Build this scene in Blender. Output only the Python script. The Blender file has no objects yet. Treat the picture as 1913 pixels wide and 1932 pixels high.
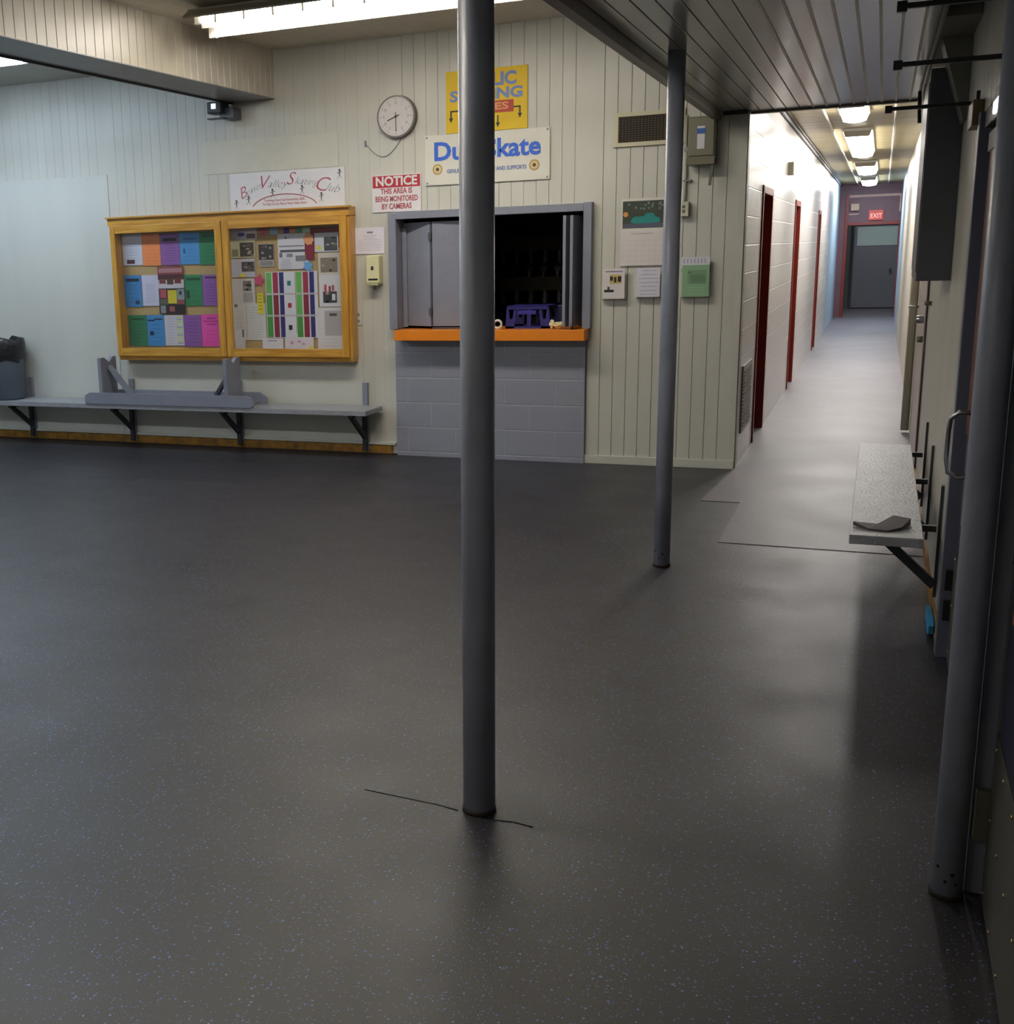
import bpy, bmesh, math, random
from mathutils import Vector, Matrix
random.seed(7)
SC = bpy.context.scene
COL = SC.collection
# ------------------------------------------------------------------ camera
F, CX, CY = 2202.95, 628.8, 971.44
ya, pi_, ro = -.43694, .21762, -.031685
ca, sa = math.cos(ya), math.sin(ya)
f0 = Vector((sa, ca, 0)); r0 = Vector((ca, -sa, 0)); u0 = Vector((0, 0, 1))
fw = math.cos(pi_)*f0 - math.sin(pi_)*u0
up = math.sin(pi_)*f0 + math.cos(pi_)*u0
rt = math.cos(ro)*r0 + math.sin(ro)*up
up2 = -math.sin(ro)*r0 + math.cos(ro)*up
cd = bpy.data.cameras.new('camera'); cam = bpy.data.objects.new('camera', cd); COL.objects.link(cam)
M = Matrix.Identity(4)
for i in range(3):
    M[i][0], M[i][1], M[i][2] = rt[i], up2[i], -fw[i]
M[2][3] = 1.6
cam.matrix_world = M
cd.sensor_fit = 'HORIZONTAL'; cd.sensor_width = 36; cd.lens = F/1913*36
cd.shift_x = (956.5-CX)/1913; cd.shift_y = (CY-966)/1913
cd.clip_start = .02; cd.clip_end = 200
SC.camera = cam
SC.view_settings.view_transform = 'Standard'; SC.view_settings.look = 'None'
SC.view_settings.gamma = 1; SC.view_settings.use_curve_mapping = False
SC.view_settings.exposure = 0.32
w = bpy.data.worlds.new('world'); SC.world = w; w.use_nodes = True
w.node_tree.nodes['Background'].inputs[0].default_value = (.75, .8, .9, 1)
w.node_tree.nodes['Background'].inputs[1].default_value = .05
# lamp powers: (tube emission strength, colour)
LAMP_MID = (42, (1, .94, .84)); LAMP_LEFT = (52, (.68, .83, 1)); LAMP_HALL = (24, (1, .95, .9)); LAMP_END = (24, (.78, .88, 1)); LAMP_FILL = (16, (1, .94, .86))

# ------------------------------------------------------------------ materials
def lin(h):
    h = h.lstrip('#'); o = []
    for i in (0, 2, 4):
        c = int(h[i:i+2], 16)/255
        o.append(c/12.92 if c <= .04045 else ((c+.055)/1.055)**2.4)
    return (*o, 1)
MATS = {}
def mat(name, hexc, rough=.5, metal=0, var=.0, vscale=8, bump=0, bscale=60, stretch=None, hex2=None, spec=None, emit=None, coat=0):
    if name in MATS: return MATS[name]
    m = bpy.data.materials.new(name); m.use_nodes = True; MATS[name] = m
    nt = m.node_tree; b = nt.nodes['Principled BSDF']
    b.inputs['Roughness'].default_value = rough; b.inputs['Metallic'].default_value = metal
    if spec is not None: b.inputs['Specular IOR Level'].default_value = spec
    if coat: b.inputs['Coat Weight'].default_value = coat
    c = lin(hexc)
    tc = nt.nodes.new('ShaderNodeTexCoord'); mp = nt.nodes.new('ShaderNodeMapping')
    nt.links.new(tc.outputs['Object'], mp.inputs[0])
    if stretch: mp.inputs['Scale'].default_value = stretch
    n = nt.nodes.new('ShaderNodeTexNoise'); n.inputs['Scale'].default_value = vscale; n.inputs['Detail'].default_value = 4
    nt.links.new(mp.outputs[0], n.inputs['Vector'])
    r = nt.nodes.new('ShaderNodeValToRGB'); nt.links.new(n.outputs[0], r.inputs[0])
    c2 = lin(hex2) if hex2 else tuple(min(1, v*(1+var)) for v in c[:3])+(1,)
    c1 = c if hex2 else tuple(v*(1-var) for v in c[:3])+(1,)
    r.color_ramp.elements[0].position = .35; r.color_ramp.elements[1].position = .65
    r.color_ramp.elements[0].color = c1; r.color_ramp.elements[1].color = c2
    nt.links.new(r.outputs[0], b.inputs['Base Color'])
    if bump:
        n2 = nt.nodes.new('ShaderNodeTexNoise'); n2.inputs['Scale'].default_value = bscale; n2.inputs['Detail'].default_value = 3
        nt.links.new(mp.outputs[0], n2.inputs['Vector'])
        bp = nt.nodes.new('ShaderNodeBump'); bp.inputs['Strength'].default_value = bump; bp.inputs['Distance'].default_value = .01
        nt.links.new(n2.outputs[0], bp.inputs['Height']); nt.links.new(bp.outputs[0], b.inputs['Normal'])
    if emit:
        b.inputs['Emission Color'].default_value = (*emit[1], 1); b.inputs['Emission Strength'].default_value = emit[0]
    return m
def glass(name):
    m = bpy.data.materials.new(name); m.use_nodes = True; nt = m.node_tree
    for n in list(nt.nodes):
        if n.type != 'OUTPUT_MATERIAL': nt.nodes.remove(n)
    out = [n for n in nt.nodes if n.type == 'OUTPUT_MATERIAL'][0]
    t = nt.nodes.new('ShaderNodeBsdfTransparent'); g = nt.nodes.new('ShaderNodeBsdfGlossy'); g.inputs['Roughness'].default_value = .03
    mx = nt.nodes.new('ShaderNodeMixShader')
    mx.inputs[0].default_value = .035; nt.links.new(t.outputs[0], mx.inputs[1]); nt.links.new(g.outputs[0], mx.inputs[2])
    nt.links.new(mx.outputs[0], out.inputs[0]); return m
def floor_mat(name, base1, base2, rough1, rough2):
    m = bpy.data.materials.new(name); m.use_nodes = True; nt = m.node_tree; b = nt.nodes['Principled BSDF']
    N = nt.nodes.new; K = nt.links.new
    tc = N('ShaderNodeTexCoord')
    n = N('ShaderNodeTexNoise'); n.inputs['Scale'].default_value = 1.1; n.inputs['Detail'].default_value = 5
    K(tc.outputs['Object'], n.inputs['Vector'])
    r = N('ShaderNodeValToRGB'); K(n.outputs[0], r.inputs[0])
    r.color_ramp.elements[0].position = .3; r.color_ramp.elements[1].position = .7
    r.color_ramp.elements[0].color = lin(base1); r.color_ramp.elements[1].color = lin(base2)
    col = r.outputs[0]
    for sc, th, hx, k in ((62, .19, '#5870bc', .85), (105, .22, '#6478b8', .65), (38, .11, '#8496cc', .8)):
        v = N('ShaderNodeTexVoronoi'); v.inputs['Scale'].default_value = sc; K(tc.outputs['Object'], v.inputs['Vector'])
        lt = N('ShaderNodeMath'); lt.operation = 'LESS_THAN'; lt.inputs[1].default_value = th; K(v.outputs['Distance'], lt.inputs[0])
        sx = N('ShaderNodeSeparateColor'); K(v.outputs['Color'], sx.inputs[0])
        g = N('ShaderNodeMath'); g.operation = 'GREATER_THAN'; g.inputs[1].default_value = .55; K(sx.outputs[0], g.inputs[0])
        mu = N('ShaderNodeMath'); mu.operation = 'MULTIPLY'; K(lt.outputs[0], mu.inputs[0]); K(g.outputs[0], mu.inputs[1])
        mk = N('ShaderNodeMath'); mk.operation = 'MULTIPLY'; mk.inputs[1].default_value = k; K(mu.outputs[0], mk.inputs[0])
        mx = N('ShaderNodeMix'); mx.data_type = 'RGBA'; K(mk.outputs[0], mx.inputs['Factor']); K(col, mx.inputs['A']); mx.inputs['B'].default_value = lin(hx)
        col = mx.outputs['Result']
    K(col, b.inputs['Base Color'])
    b.inputs['Specular IOR Level'].default_value = .8
    n3 = N('ShaderNodeTexNoise'); n3.inputs['Scale'].default_value = 2.2; n3.inputs['Detail'].default_value = 4; K(tc.outputs['Object'], n3.inputs['Vector'])
    mr = N('ShaderNodeMapRange'); mr.inputs['From Min'].default_value = .3; mr.inputs['From Max'].default_value = .7
    mr.inputs['To Min'].default_value = rough1; mr.inputs['To Max'].default_value = rough2
    K(n3.outputs[0], mr.inputs['Value']); K(mr.outputs[0], b.inputs['Roughness'])
    n2 = N('ShaderNodeTexNoise'); n2.inputs['Scale'].default_value = 220; n2.inputs['Detail'].default_value = 2; K(tc.outputs['Object'], n2.inputs['Vector'])
    bp = N('ShaderNodeBump'); bp.inputs['Strength'].default_value = .25; bp.inputs['Distance'].default_value = .004
    K(n2.outputs[0], bp.inputs['Height']); K(bp.outputs[0], b.inputs['Normal'])
    return m
def block_mat(name, face, mortar, rough, axis, z0=0.04, var='#ffffff'):
    """painted concrete block: brick texture of 0.4 x 0.199 courses in the wall's own plane"""
    m = bpy.data.materials.new(name); m.use_nodes = True; nt = m.node_tree; b = nt.nodes['Principled BSDF']
    N = nt.nodes.new; K = nt.links.new
    tc = N('ShaderNodeTexCoord'); sp = N('ShaderNodeSeparateXYZ'); K(tc.outputs['Object'], sp.inputs[0])
    cb = N('ShaderNodeCombineXYZ'); K(sp.outputs[axis], cb.inputs[0])
    ad = N('ShaderNodeMath'); ad.operation = 'ADD'; ad.inputs[1].default_value = -z0; K(sp.outputs[2], ad.inputs[0]); K(ad.outputs[0], cb.inputs[1])
    br = N('ShaderNodeTexBrick'); K(cb.outputs[0], br.inputs['Vector'])
    br.inputs['Scale'].default_value = 1; br.inputs['Brick Width'].default_value = .4; br.inputs['Row Height'].default_value = .199
    br.inputs['Mortar Size'].default_value = .0055; br.inputs['Mortar Smooth'].default_value = .5; br.inputs['Bias'].default_value = 0
    br.inputs['Color1'].default_value = lin(face); br.inputs['Color2'].default_value = lin(var if var != '#ffffff' else face)
    br.inputs['Mortar'].default_value = lin(mortar)
    K(br.outputs['Color'], b.inputs['Base Color']); b.inputs['Roughness'].default_value = rough
    n2 = N('ShaderNodeTexNoise'); n2.inputs['Scale'].default_value = 45; K(tc.outputs['Object'], n2.inputs['Vector'])
    sb = N('ShaderNodeMath'); sb.operation = 'MULTIPLY_ADD'; sb.inputs[1].default_value = -1.2; K(br.outputs['Fac'], sb.inputs[0])
    ml = N('ShaderNodeMath'); ml.operation = 'MULTIPLY'; ml.inputs[1].default_value = .25; K(n2.outputs[0], ml.inputs[0]); K(ml.outputs[0], sb.inputs[2])
    bp = N('ShaderNodeBump'); bp.inputs['Strength'].default_value = .6; bp.inputs['Distance'].default_value = .006
    K(sb.outputs[0], bp.inputs['Height']); K(bp.outputs[0], b.inputs['Normal'])
    return m

CREAM = mat('cream_paint', '#c9c8be', .42, var=.03, vscale=3, bump=.08, bscale=25)
CREAMW = mat('cream_board_paint', '#cac8be', .4, var=.035, vscale=5, bump=.1, bscale=14, stretch=(1, 1, .15))
WHITEW = mat('white_board_paint', '#cbcbc3', .4, var=.03, vscale=4, bump=.08, bscale=14, stretch=(1, 1, .15))
CEIL = mat('ceiling_paint', '#c9c2b1', .35, var=.05, vscale=2)
SOFF = mat('soffit_plank_paint', '#a29e94', .2, var=.06, vscale=1.5, bump=.1, bscale=6, stretch=(1, .2, 1))
BEAMP = mat('beam_paint', '#bdb6a8', .4, var=.05, vscale=4)
GREY = mat('grey_paint', '#878a98', .38, var=.05, vscale=10, bump=.06)
GREYD = mat('dark_grey_paint', '#52545c', .4, var=.06, vscale=10)
POLE = mat('pole_paint', '#a0a4b4', .34, var=.09, vscale=6, bump=.08, bscale=30)
BENCHG = mat('bench_grey_paint', '#9b9ca2', .36, var=.08, vscale=9, bump=.5, bscale=90)
CHAR = mat('charcoal_metal', '#303136', .45, var=.1)
BLACK = mat('black_plastic', '#141415', .4, var=.1)
ORANGE = mat('orange_paint', '#f08a1e', .35, var=.04, bump=.05)
PINE = mat('varnished_pine', '#c08730', .3, hex2='#d9a548', vscale=3, stretch=(14, 14, 1.2), bump=.1, coat=.3)
PINEH = mat('varnished_pine_rail', '#bd842e', .3, hex2='#d8a447', vscale=3, stretch=(1.2, 14, 14), bump=.1, coat=.3)
RED = mat('red_paint', '#7c241c', .35, var=.08)
BROWN = mat('red_brown_paint', '#5c2416', .35, var=.12, stretch=(4, 4, .5))
HALLB = mat('olive_ceiling_board', '#8c8462', .38, hex2='#a89a72', vscale=2.5, stretch=(.3, 3, 1))
PAPER = mat('white_paper', '#d8d6dc', .6, var=.02)
WHITE = mat('white_enamel', '#dcdcd8', .3, var=.02)
SIGNW = mat('sign_white', '#dad7cb', .35, var=.02)
STEEL = mat('brushed_steel', '#a9a9ad', .28, metal=1, var=.08, bump=.05, stretch=(1, 1, 20))
RIVET = mat('brass_rivet', '#b9ab80', .3, metal=1)
KICK = mat('worn_kick_plate', '#625e54', .38, metal=.6, var=.12, vscale=5, bump=.1)
CORK = mat('cork_board', '#b79b68', .7, var=.12, vscale=90)
INK = mat('black_ink', '#1c1c22', .5)
GREYINK = mat('grey_print', '#8a8a92', .6)
OLIVE = mat('olive_grey_metal', '#6d6a58', .4, metal=.2, var=.06)
GLASS = glass('clear_glass')
C = {}
def pc(hx):
    if hx not in C: C[hx] = mat('paper_'+hx[1:], hx, .55, var=.02)
    return C[hx]

APART = {'rail', 'glazed_door', 'lampholder', 'arrows', 'label_print', 'sockets', 'hinge', 'conduit_clip', 'pale_strip', 'door_frame', 'upright', 'chipped_spots'}
# ------------------------------------------------------------------ mesh helpers
class MB:
    def __init__(s): s.bm = bmesh.new()
    def box(s, x0, x1, y0, y1, z0, z1, bev=0):
        b = s.bm; vs = [b.verts.new((x, y, z)) for x in (x0, x1) for y in (y0, y1) for z in (z0, z1)]
        fs = [b.faces.new([vs[i] for i in q]) for q in ((0, 1, 3, 2), (4, 6, 7, 5), (0, 4, 5, 1), (2, 3, 7, 6), (0, 2, 6, 4), (1, 5, 7, 3))]
        if bev:
            es = {e for f in fs for e in f.edges}
            bmesh.ops.bevel(b, geom=list(es), offset=bev, segments=2, affect='EDGES', profile=.6)
        return s
    def cyl(s, p0, p1, r, seg=20, r2=None, cap=True):
        p0, p1 = Vector(p0), Vector(p1); d = (p1-p0).normalized()
        a = d.orthogonal().normalized(); c = d.cross(a); r2 = r if r2 is None else r2
        A = []; B = []
        for i in range(seg):
            t = 2*math.pi*i/seg; o = a*math.cos(t)+c*math.sin(t)
            A.append(s.bm.verts.new(p0+o*r)); B.append(s.bm.verts.new(p1+o*r2))
        for i in range(seg):
            j = (i+1) % seg; f = s.bm.faces.new((A[i], A[j], B[j], B[i])); f.smooth = True
        if cap: s.bm.faces.new(A[::-1]); s.bm.faces.new(B)
        return s
    def tube(s, pts, r, seg=10):
        pts = [Vector(p) for p in pts]; rings = []
        a = None
        for i, p in enumerate(pts):
            d = (pts[min(i+1, len(pts)-1)]-pts[max(i-1, 0)]).normalized()
            a = d.orthogonal().normalized() if a is None else (a-d*a.dot(d)).normalized()
            c = d.cross(a)
            rings.append([s.bm.verts.new(p+(a*math.cos(2*math.pi*k/seg)+c*math.sin(2*math.pi*k/seg))*r) for k in range(seg)])
        for A, B in zip(rings, rings[1:]):
            for k in range(seg):
                f = s.bm.faces.new((A[k], A[(k+1) % seg], B[(k+1) % seg], B[k])); f.smooth = True
        s.bm.faces.new(rings[0][::-1]); s.bm.faces.new(rings[-1]); return s
    def prism(s, poly, axis, a, b):
        """poly in the two other axes (in x,y,z order), extruded along axis a..b"""
        def P(u, v, t): return {0: (t, u, v), 1: (u, t, v), 2: (u, v, t)}[axis]
        A = [s.bm.verts.new(P(u, v, a)) for u, v in poly]; B = [s.bm.verts.new(P(u, v, b)) for u, v in poly]
        n = len(poly)
        s.bm.faces.new(A); s.bm.faces.new(B[::-1])
        for i in range(n): s.bm.faces.new((A[i], B[i], B[(i+1) % n], A[(i+1) % n]))
        return s
    def bar(s, p0, p1, wdir, w_, t):
        """flat bar from p0 to p1: width w_ along wdir, thickness t"""
        p0, p1, wd = Vector(p0), Vector(p1), Vector(wdir).normalized(); d = (p1-p0).normalized(); n = d.cross(wd).normalized()
        vs = []
        for p in (p0, p1):
            for a_ in (-1, 1):
                for b_ in (-1, 1): vs.append(s.bm.verts.new(p+wd*a_*w_/2+n*b_*t/2))
        for q in ((0, 1, 3, 2), (4, 6, 7, 5), (0, 4, 5, 1), (2, 3, 7, 6), (0, 2, 6, 4), (1, 5, 7, 3)): s.bm.faces.new([vs[i] for i in q])
        return s
    def lathe(s, prof, c, seg=28):
        rings = [[s.bm.verts.new((c[0]+r*math.cos(2*math.pi*k/seg), c[1]+r*math.sin(2*math.pi*k/seg), c[2]+z)) for k in range(seg)] for r, z in prof]
        for A, B in zip(rings, rings[1:]):
            for k in range(seg):
                f = s.bm.faces.new((A[k], A[(k+1) % seg], B[(k+1) % seg], B[k])); f.smooth = True
        s.bm.faces.new(rings[0][::-1]); s.bm.faces.new(rings[-1]); return s
    def groove(s, o, u, v, n, W, H, sp=.092, gw=.006, gd=.007, jit=0):
        """vertical board surface with V grooves: u along wall, v up, n outwards"""
        o, u, v, n = (Vector(q) for q in (o, u, v, n)); prof = [(0, 0)]; t = sp
        while t < W-.02:
            tt = t+random.uniform(-jit, jit); prof += [(tt-gw/2, 0), (tt, -gd), (tt+gw/2, 0)]; t += sp
        prof.append((W, 0))
        lo = [s.bm.verts.new(o+u*a+n*d) for a, d in prof]; hi = [s.bm.verts.new(o+u*a+n*d+v*H) for a, d in prof]
        for i in range(len(prof)-1): s.bm.faces.new((lo[i], lo[i+1], hi[i+1], hi[i]))
        return s
    def build(s, name, m, parent=None, origin=None):
        b = s.bm; bmesh.ops.recalc_face_normals(b, faces=b.faces[:])
        if origin is None:
            if parent is None and len(b.verts):
                xs = [v.co for v in b.verts]
                origin = Vector((sum(p.x for p in xs)/len(xs), sum(p.y for p in xs)/len(xs), min(p.z for p in xs)))
            elif parent is not None: origin = parent_world(parent)
        origin = Vector(origin)
        if parent is not None and name in APART:
            seen = set(); isl = []
            for v in b.verts:
                if v in seen: continue
                st = [v]; seen.add(v); cur = []
                while st:
                    q = st.pop(); cur.append(q)
                    for e in q.link_edges:
                        o2 = e.other_vert(q)
                        if o2 not in seen: seen.add(o2); st.append(o2)
                isl.append(cur)
            bb = [([min(v.co[i] for v in c) for i in range(3)], [max(v.co[i] for v in c) for i in range(3)]) for c in isl]
            gid = list(range(len(isl)))
            for i in range(len(isl)):
                for j in range(i):
                    if all(bb[i][0][k]-.002 < bb[j][1][k] and bb[j][0][k]-.002 < bb[i][1][k] for k in range(3)):
                        a_, c_ = gid[i], gid[j]; gid = [c_ if g == a_ else g for g in gid]
            if len(set(gid)) > 1:
                b.verts.index_update(); first = None
                for g in sorted(set(gid)):
                    keep = {v.index for i, c in enumerate(isl) if gid[i] == g for v in c}
                    n = b.copy(); n.verts.ensure_lookup_table()
                    bmesh.ops.delete(n, geom=[v for v in n.verts if v.index not in keep], context='VERTS')
                    m2 = MB(); m2.bm.free(); m2.bm = n; APART.discard(name)
                    o3 = m2.build(name, m, parent, origin); APART.add(name); first = first or o3
                b.free(); return first
        bmesh.ops.translate(b, verts=b.verts[:], vec=-origin)
        me = bpy.data.meshes.new(name); b.to_mesh(me); b.free(); me.materials.append(m)
        ob = bpy.data.objects.new(name, me); COL.objects.link(ob)
        if parent is not None: ob.parent = parent
        ob.location = origin - (parent_world(parent) if parent is not None else Vector())
        return ob
def parent_world(o):
    p = Vector(o.location)
    while o.parent: o = o.parent; p = p+Vector(o.location)
    return p
def tag(o, label, cat, group=None, kind=None):
    if label: o['label'] = label
    if cat: o['category'] = cat
    if group: o['group'] = group
    if kind: o['kind'] = kind
    return o
def thing(name, loc, label, cat, group=None):
    o = bpy.data.objects.new(name, None); COL.objects.link(o); o.location = loc; o.empty_display_size = .1
    return tag(o, label, cat, group)
def struct(o): o['kind'] = 'structure'; return o
def copy_tree(o, parent=None):
    c = o.copy(); COL.objects.link(c)
    if parent: c.parent = parent
    for ch in [k for k in bpy.data.objects if k.parent == o]: copy_tree(ch, c)
    return c
def text(s, cx, cz, size, Y, m, parent, name='lettering', width=None, shear=0, bold=0, rot=0, xscale=1, align='CENTER', ex=.0006):
    cu = bpy.data.curves.new('t', 'FONT'); cu.body = s; cu.size = size; cu.align_x = align; cu.align_y = 'CENTER'
    cu.shear = shear; cu.offset = bold; cu.extrude = ex; cu.resolution_u = 3
    ob = bpy.data.objects.new('t', cu); COL.objects.link(ob)
    dg = bpy.context.evaluated_depsgraph_get(); me = bpy.data.meshes.new_from_object(ob.evaluated_get(dg))
    bpy.data.objects.remove(ob); 
    xs = [v.co.x for v in me.vertices]; wdt = max(xs)-min(xs)
    k = (width/wdt) if width else xscale
    R = Matrix.Rotation(rot, 3, 'Y')
    pw = parent_world(parent)
    for v in me.vertices:
        q = R @ Vector((v.co.x*k, -v.co.z, v.co.y)); v.co = q+Vector((cx, Y, cz))-pw
    me.name = name; me.materials.clear(); me.materials.append(m)
    o = bpy.data.objects.new(name, me); COL.objects.link(o); o.parent = parent; return o
def empty_room_box(name, m, *boxes):
    b = MB()
    for q in boxes: b.box(*q)
    return struct(b.build(name, m))

# ------------------------------------------------------------------ floor
FL = floor_mat('rubber_floor', '#252326', '#2e2b2d', .40, .5)
FL2 = floor_mat('worn_hall_floor', '#544d52', '#5e565a', .44, .5)
struct(MB().box(-9.2, .5, -2.2, 9, -.12, 0).build('floor', FL, origin=(0, 0, 0)))
struct(MB().box(-1.1, .5, 9.0001, 31.6, -.12, .0).build('floor', FL2, origin=(0, 0, 0)))
t = MB().box(-.72, .3, 6.53, 9.0, .0, .0035)
t.prism([(-.96, 7.62), (-.72, 7.62), (-.72, 9.0), (-.884, 9.0), (-.884, 8.785)], 2, 0, .0035)
struct(t.build('trim_1', FL2, origin=(0, 0, 0)))
# fine seams between rubber sheets near the front post
seam = MB()
seam.tube([(-1.34, 3.035, .0003), (-1.1, 3.02, .0003), (-1.03, 3.005, .0003)], .0022, 6)
seam.tube([(-.92, 2.985, .0003), (-.86, 2.995, .0003), (-.80, 2.985, .0003)], .0022, 6)
struct(seam.build('trim_2', BLACK))

# ------------------------------------------------------------------ back wall
YB = 8.8
WIN = (-3.47, -1.99, 1.02, 1.872)
bw = MB()
for q in ((-9.2, WIN[0], 0, 3.22), (WIN[1], -.895, 0, 3.22), (WIN[0], WIN[1], WIN[3], 3.22), (WIN[0], WIN[1], 0, WIN[2]-.085)):
    bw.box(q[0], q[1], YB+.012, YB+.13, q[2], q[3])
U, V_, N_ = (1, 0, 0), (0, 0, 1), (0, -1, 0)
bw.groove((-6.17, YB, .085), U, V_, N_, 2.66, 3.14, sp=.0915, gw=.003, gd=.0022)
bw.groove((-9.2, YB, .085), U, V_, N_, 3.03, 3.14, sp=.0915, gw=.003, gd=.002)
bw.groove((-3.51, YB, 1.872), U, V_, N_, 1.545, 1.35, sp=.0955, gw=.0045, gd=.006)
bw.groove((-1.965, YB, .06), U, V_, N_, 1.035, 3.16, sp=.0955, gw=.006, gd=.009, jit=.002)
wall = struct(bw.build('wall_back', CREAMW, origin=(0, 0, 0)))
fp = MB().box(-9.2, -6.18, YB-.006, YB, .10, 2.355)
fp.build('flat_panel', WHITEW, wall)
fp = MB()
fp.box(-6.10, -3.80, YB-.005, YB, .10, .735)
fp.build('flat_panel', CREAM, wall)
fp = MB().box(-5.21, -3.965, YB-.005, YB-.0005, 2.30, 2.56)
fp.build('patch_panel', mat('patched_paint', '#cfccbe', .4, var=.03), wall)
# right end trim board and base strips
struct(MB().box(-.931, -.886, YB-.004, YB+.012, .06, 2.48, .002).build('trim_3', CREAMW))
bs = MB().box(-1.985, -.887, YB-.014, YB+.01, 0, .062, .003)
struct(bs.build('baseboard_right', CREAM))
woodb = mat('worn_wood_base', '#a87624', .55, hex2='#7d5a22', vscale=6, stretch=(2, 1, 2), bump=.3, bscale=30)
bb = MB()
x = -9.1
while x < -3.56:
    x2 = min(x+.088, -3.53); bb.box(x+.001, x2-.001, YB-.012-random.uniform(0, .003), YB+.01, .004, .072+random.uniform(-.004, .004)); x = x2
struct(bb.build('baseboard_back', woodb))
struct(MB().box(-9.1, -3.52, YB-.02, YB+.005, .078, .1, .002).build('trim_4', CREAM))
struct(MB().box(-9.1, -3.5, YB-.018, YB+.01, 0, .006).build('trim_5', BLACK))
# block knee wall under the serving window
BLK = block_mat('grey_painted_block', '#9497a4', '#a4a7b2', .4, 0, z0=.037)
bk = MB().box(-3.5, -1.975, YB-.03, YB+.13, 0, .935)
bk.build('block_panel', BLK, wall)
# ledge
lg = MB().box(-3.452, -1.95, 8.62, 8.768, .938, 1.018, .004).box(-3.452, -1.996, 8.76, 9.12, .938, 1.018).build('counter_ledge', ORANGE)
tag(lg, 'bright orange wooden counter ledge under the serving window', 'counter')
# window frame (structure)
wf = MB()
wf.box(-3.53, -3.465, 8.735, 8.93, 1.02, 1.915, .003).box(-1.995, -1.935, 8.735, 8.93, 1.02, 1.93, .003).box(-3.465, -1.995, 8.735, 8.93, 1.868, 1.925, .003)
struct(wf.build('window_1', GREY))
# shutters
def shutter(x0, x1, y0, y1, label):
    r = thing('folding_shutter', ((x0+x1)/2, (y0+y1)/2, 1.02), label, 'shutter', 'folding shutters of the serving window')
    MB().bar((x0, y0, 1.44), (x1, y1, 1.44), (0, 0, 1), .80, .022).build('panel', GREY, r)
    return r
s1 = shutter(-3.455, -3.20, 8.90, 8.80, 'grey folding shutter panel nearest the left window jamb')
MB().box(-3.212, -3.19, 8.775, 8.79, 1.70, 1.76).box(-3.212, -3.19, 8.775, 8.79, 1.12, 1.18).build('hinge', GREYD, s1)
MB().box(-3.462, -3.425, 8.86, 8.90, 1.03, 1.80).build('jamb_strip', GREY, s1)
s2 = shutter(-3.185, -2.86, 8.80, 8.83, 'grey folding shutter panel partly behind the front post')
MB().bar((-3.19, 8.80, 1.025), (-2.86, 8.83, 1.025), (0, 1, 0), .03, .012).build('bottom_rail', GREYD, s2)
s3 = shutter(-2.115, -2.085, 8.66, 8.92, 'folded grey shutter panel at the right side, the left one of two')
s4 = shutter(-2.065, -2.035, 8.67, 8.92, 'folded grey shutter panel at the right side, beside the window jamb')
MB().cyl((-2.05, 8.66, 1.02), (-2.05, 8.66, 1.06), .012, 10).build('bolt', CHAR, s4)

# booth room behind the window
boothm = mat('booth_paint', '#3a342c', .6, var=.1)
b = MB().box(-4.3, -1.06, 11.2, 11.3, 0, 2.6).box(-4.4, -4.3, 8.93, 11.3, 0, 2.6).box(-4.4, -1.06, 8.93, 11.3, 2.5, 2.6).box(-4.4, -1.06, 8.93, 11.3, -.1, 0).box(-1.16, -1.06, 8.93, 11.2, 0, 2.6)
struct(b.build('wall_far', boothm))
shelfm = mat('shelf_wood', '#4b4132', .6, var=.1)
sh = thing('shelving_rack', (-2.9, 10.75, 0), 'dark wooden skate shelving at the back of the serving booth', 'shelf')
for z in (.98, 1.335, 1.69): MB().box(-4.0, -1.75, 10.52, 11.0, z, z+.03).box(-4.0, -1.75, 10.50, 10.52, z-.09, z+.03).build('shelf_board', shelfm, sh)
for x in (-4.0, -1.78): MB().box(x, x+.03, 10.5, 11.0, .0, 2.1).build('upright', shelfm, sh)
def skate(x, z, k, row, proto=[]):
    if not proto:
        r = thing('hire_skate', (x, 10.62, z), None, 'skate', 'black hire skates on the booth shelves')
        b = MB()
        b.prism([(-.14, .05), (.13, .05), (.13, .09), (.05, .125), (.02, .24), (-.11, .25), (-.14, .12)], 0, -.036, .036)
        bmesh.ops.bevel(b.bm, geom=b.bm.edges[:], offset=.012, segments=2, affect='EDGES')
        bmesh.ops.rotate(b.bm, verts=b.bm.verts[:], cent=(0, 0, 0), matrix=Matrix.Rotation(math.pi, 3, 'Z'))
        bmesh.ops.translate(b.bm, verts=b.bm.verts[:], vec=(x, 10.62, z)); b.build('boot', BLACK, r)
        b = MB().box(x-.012, x+.012, 10.5, 10.74, z+.02, z+.05).build('blade_holder', GREYD, r)
        MB().box(x-.003, x+.003, 10.49, 10.75, z, z+.03).build('blade', STEEL, r)
        b = MB()
        for i in range(4): b.box(x-.02, x+.02, 10.555+i*.006, 10.575+i*.006, z+.12+i*.03, z+.128+i*.03)
        b.box(x-.012, x+.012, 10.55, 10.6, z+.12, z+.24); b.build('laces', GREYINK, r); proto.append(r)
    else:
        r = copy_tree(proto[0]); r.location = (x, 10.62, z)
    r['label'] = 'black hire skate on the %s booth shelf, %s' % (row, k)
nth = ['nearest the left end', 'second from the left end', 'third from the left end', 'fourth from the left end', 'fifth from the left end', 'sixth from the left end', 'seventh from the left end', 'eighth from the left end', 'last before the right end']
for row, z in (('middle', 1.366), ('lowest visible', 1.011)):
    for i in range(9): skate(-3.27+i*.13, z, nth[i], row)

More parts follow.
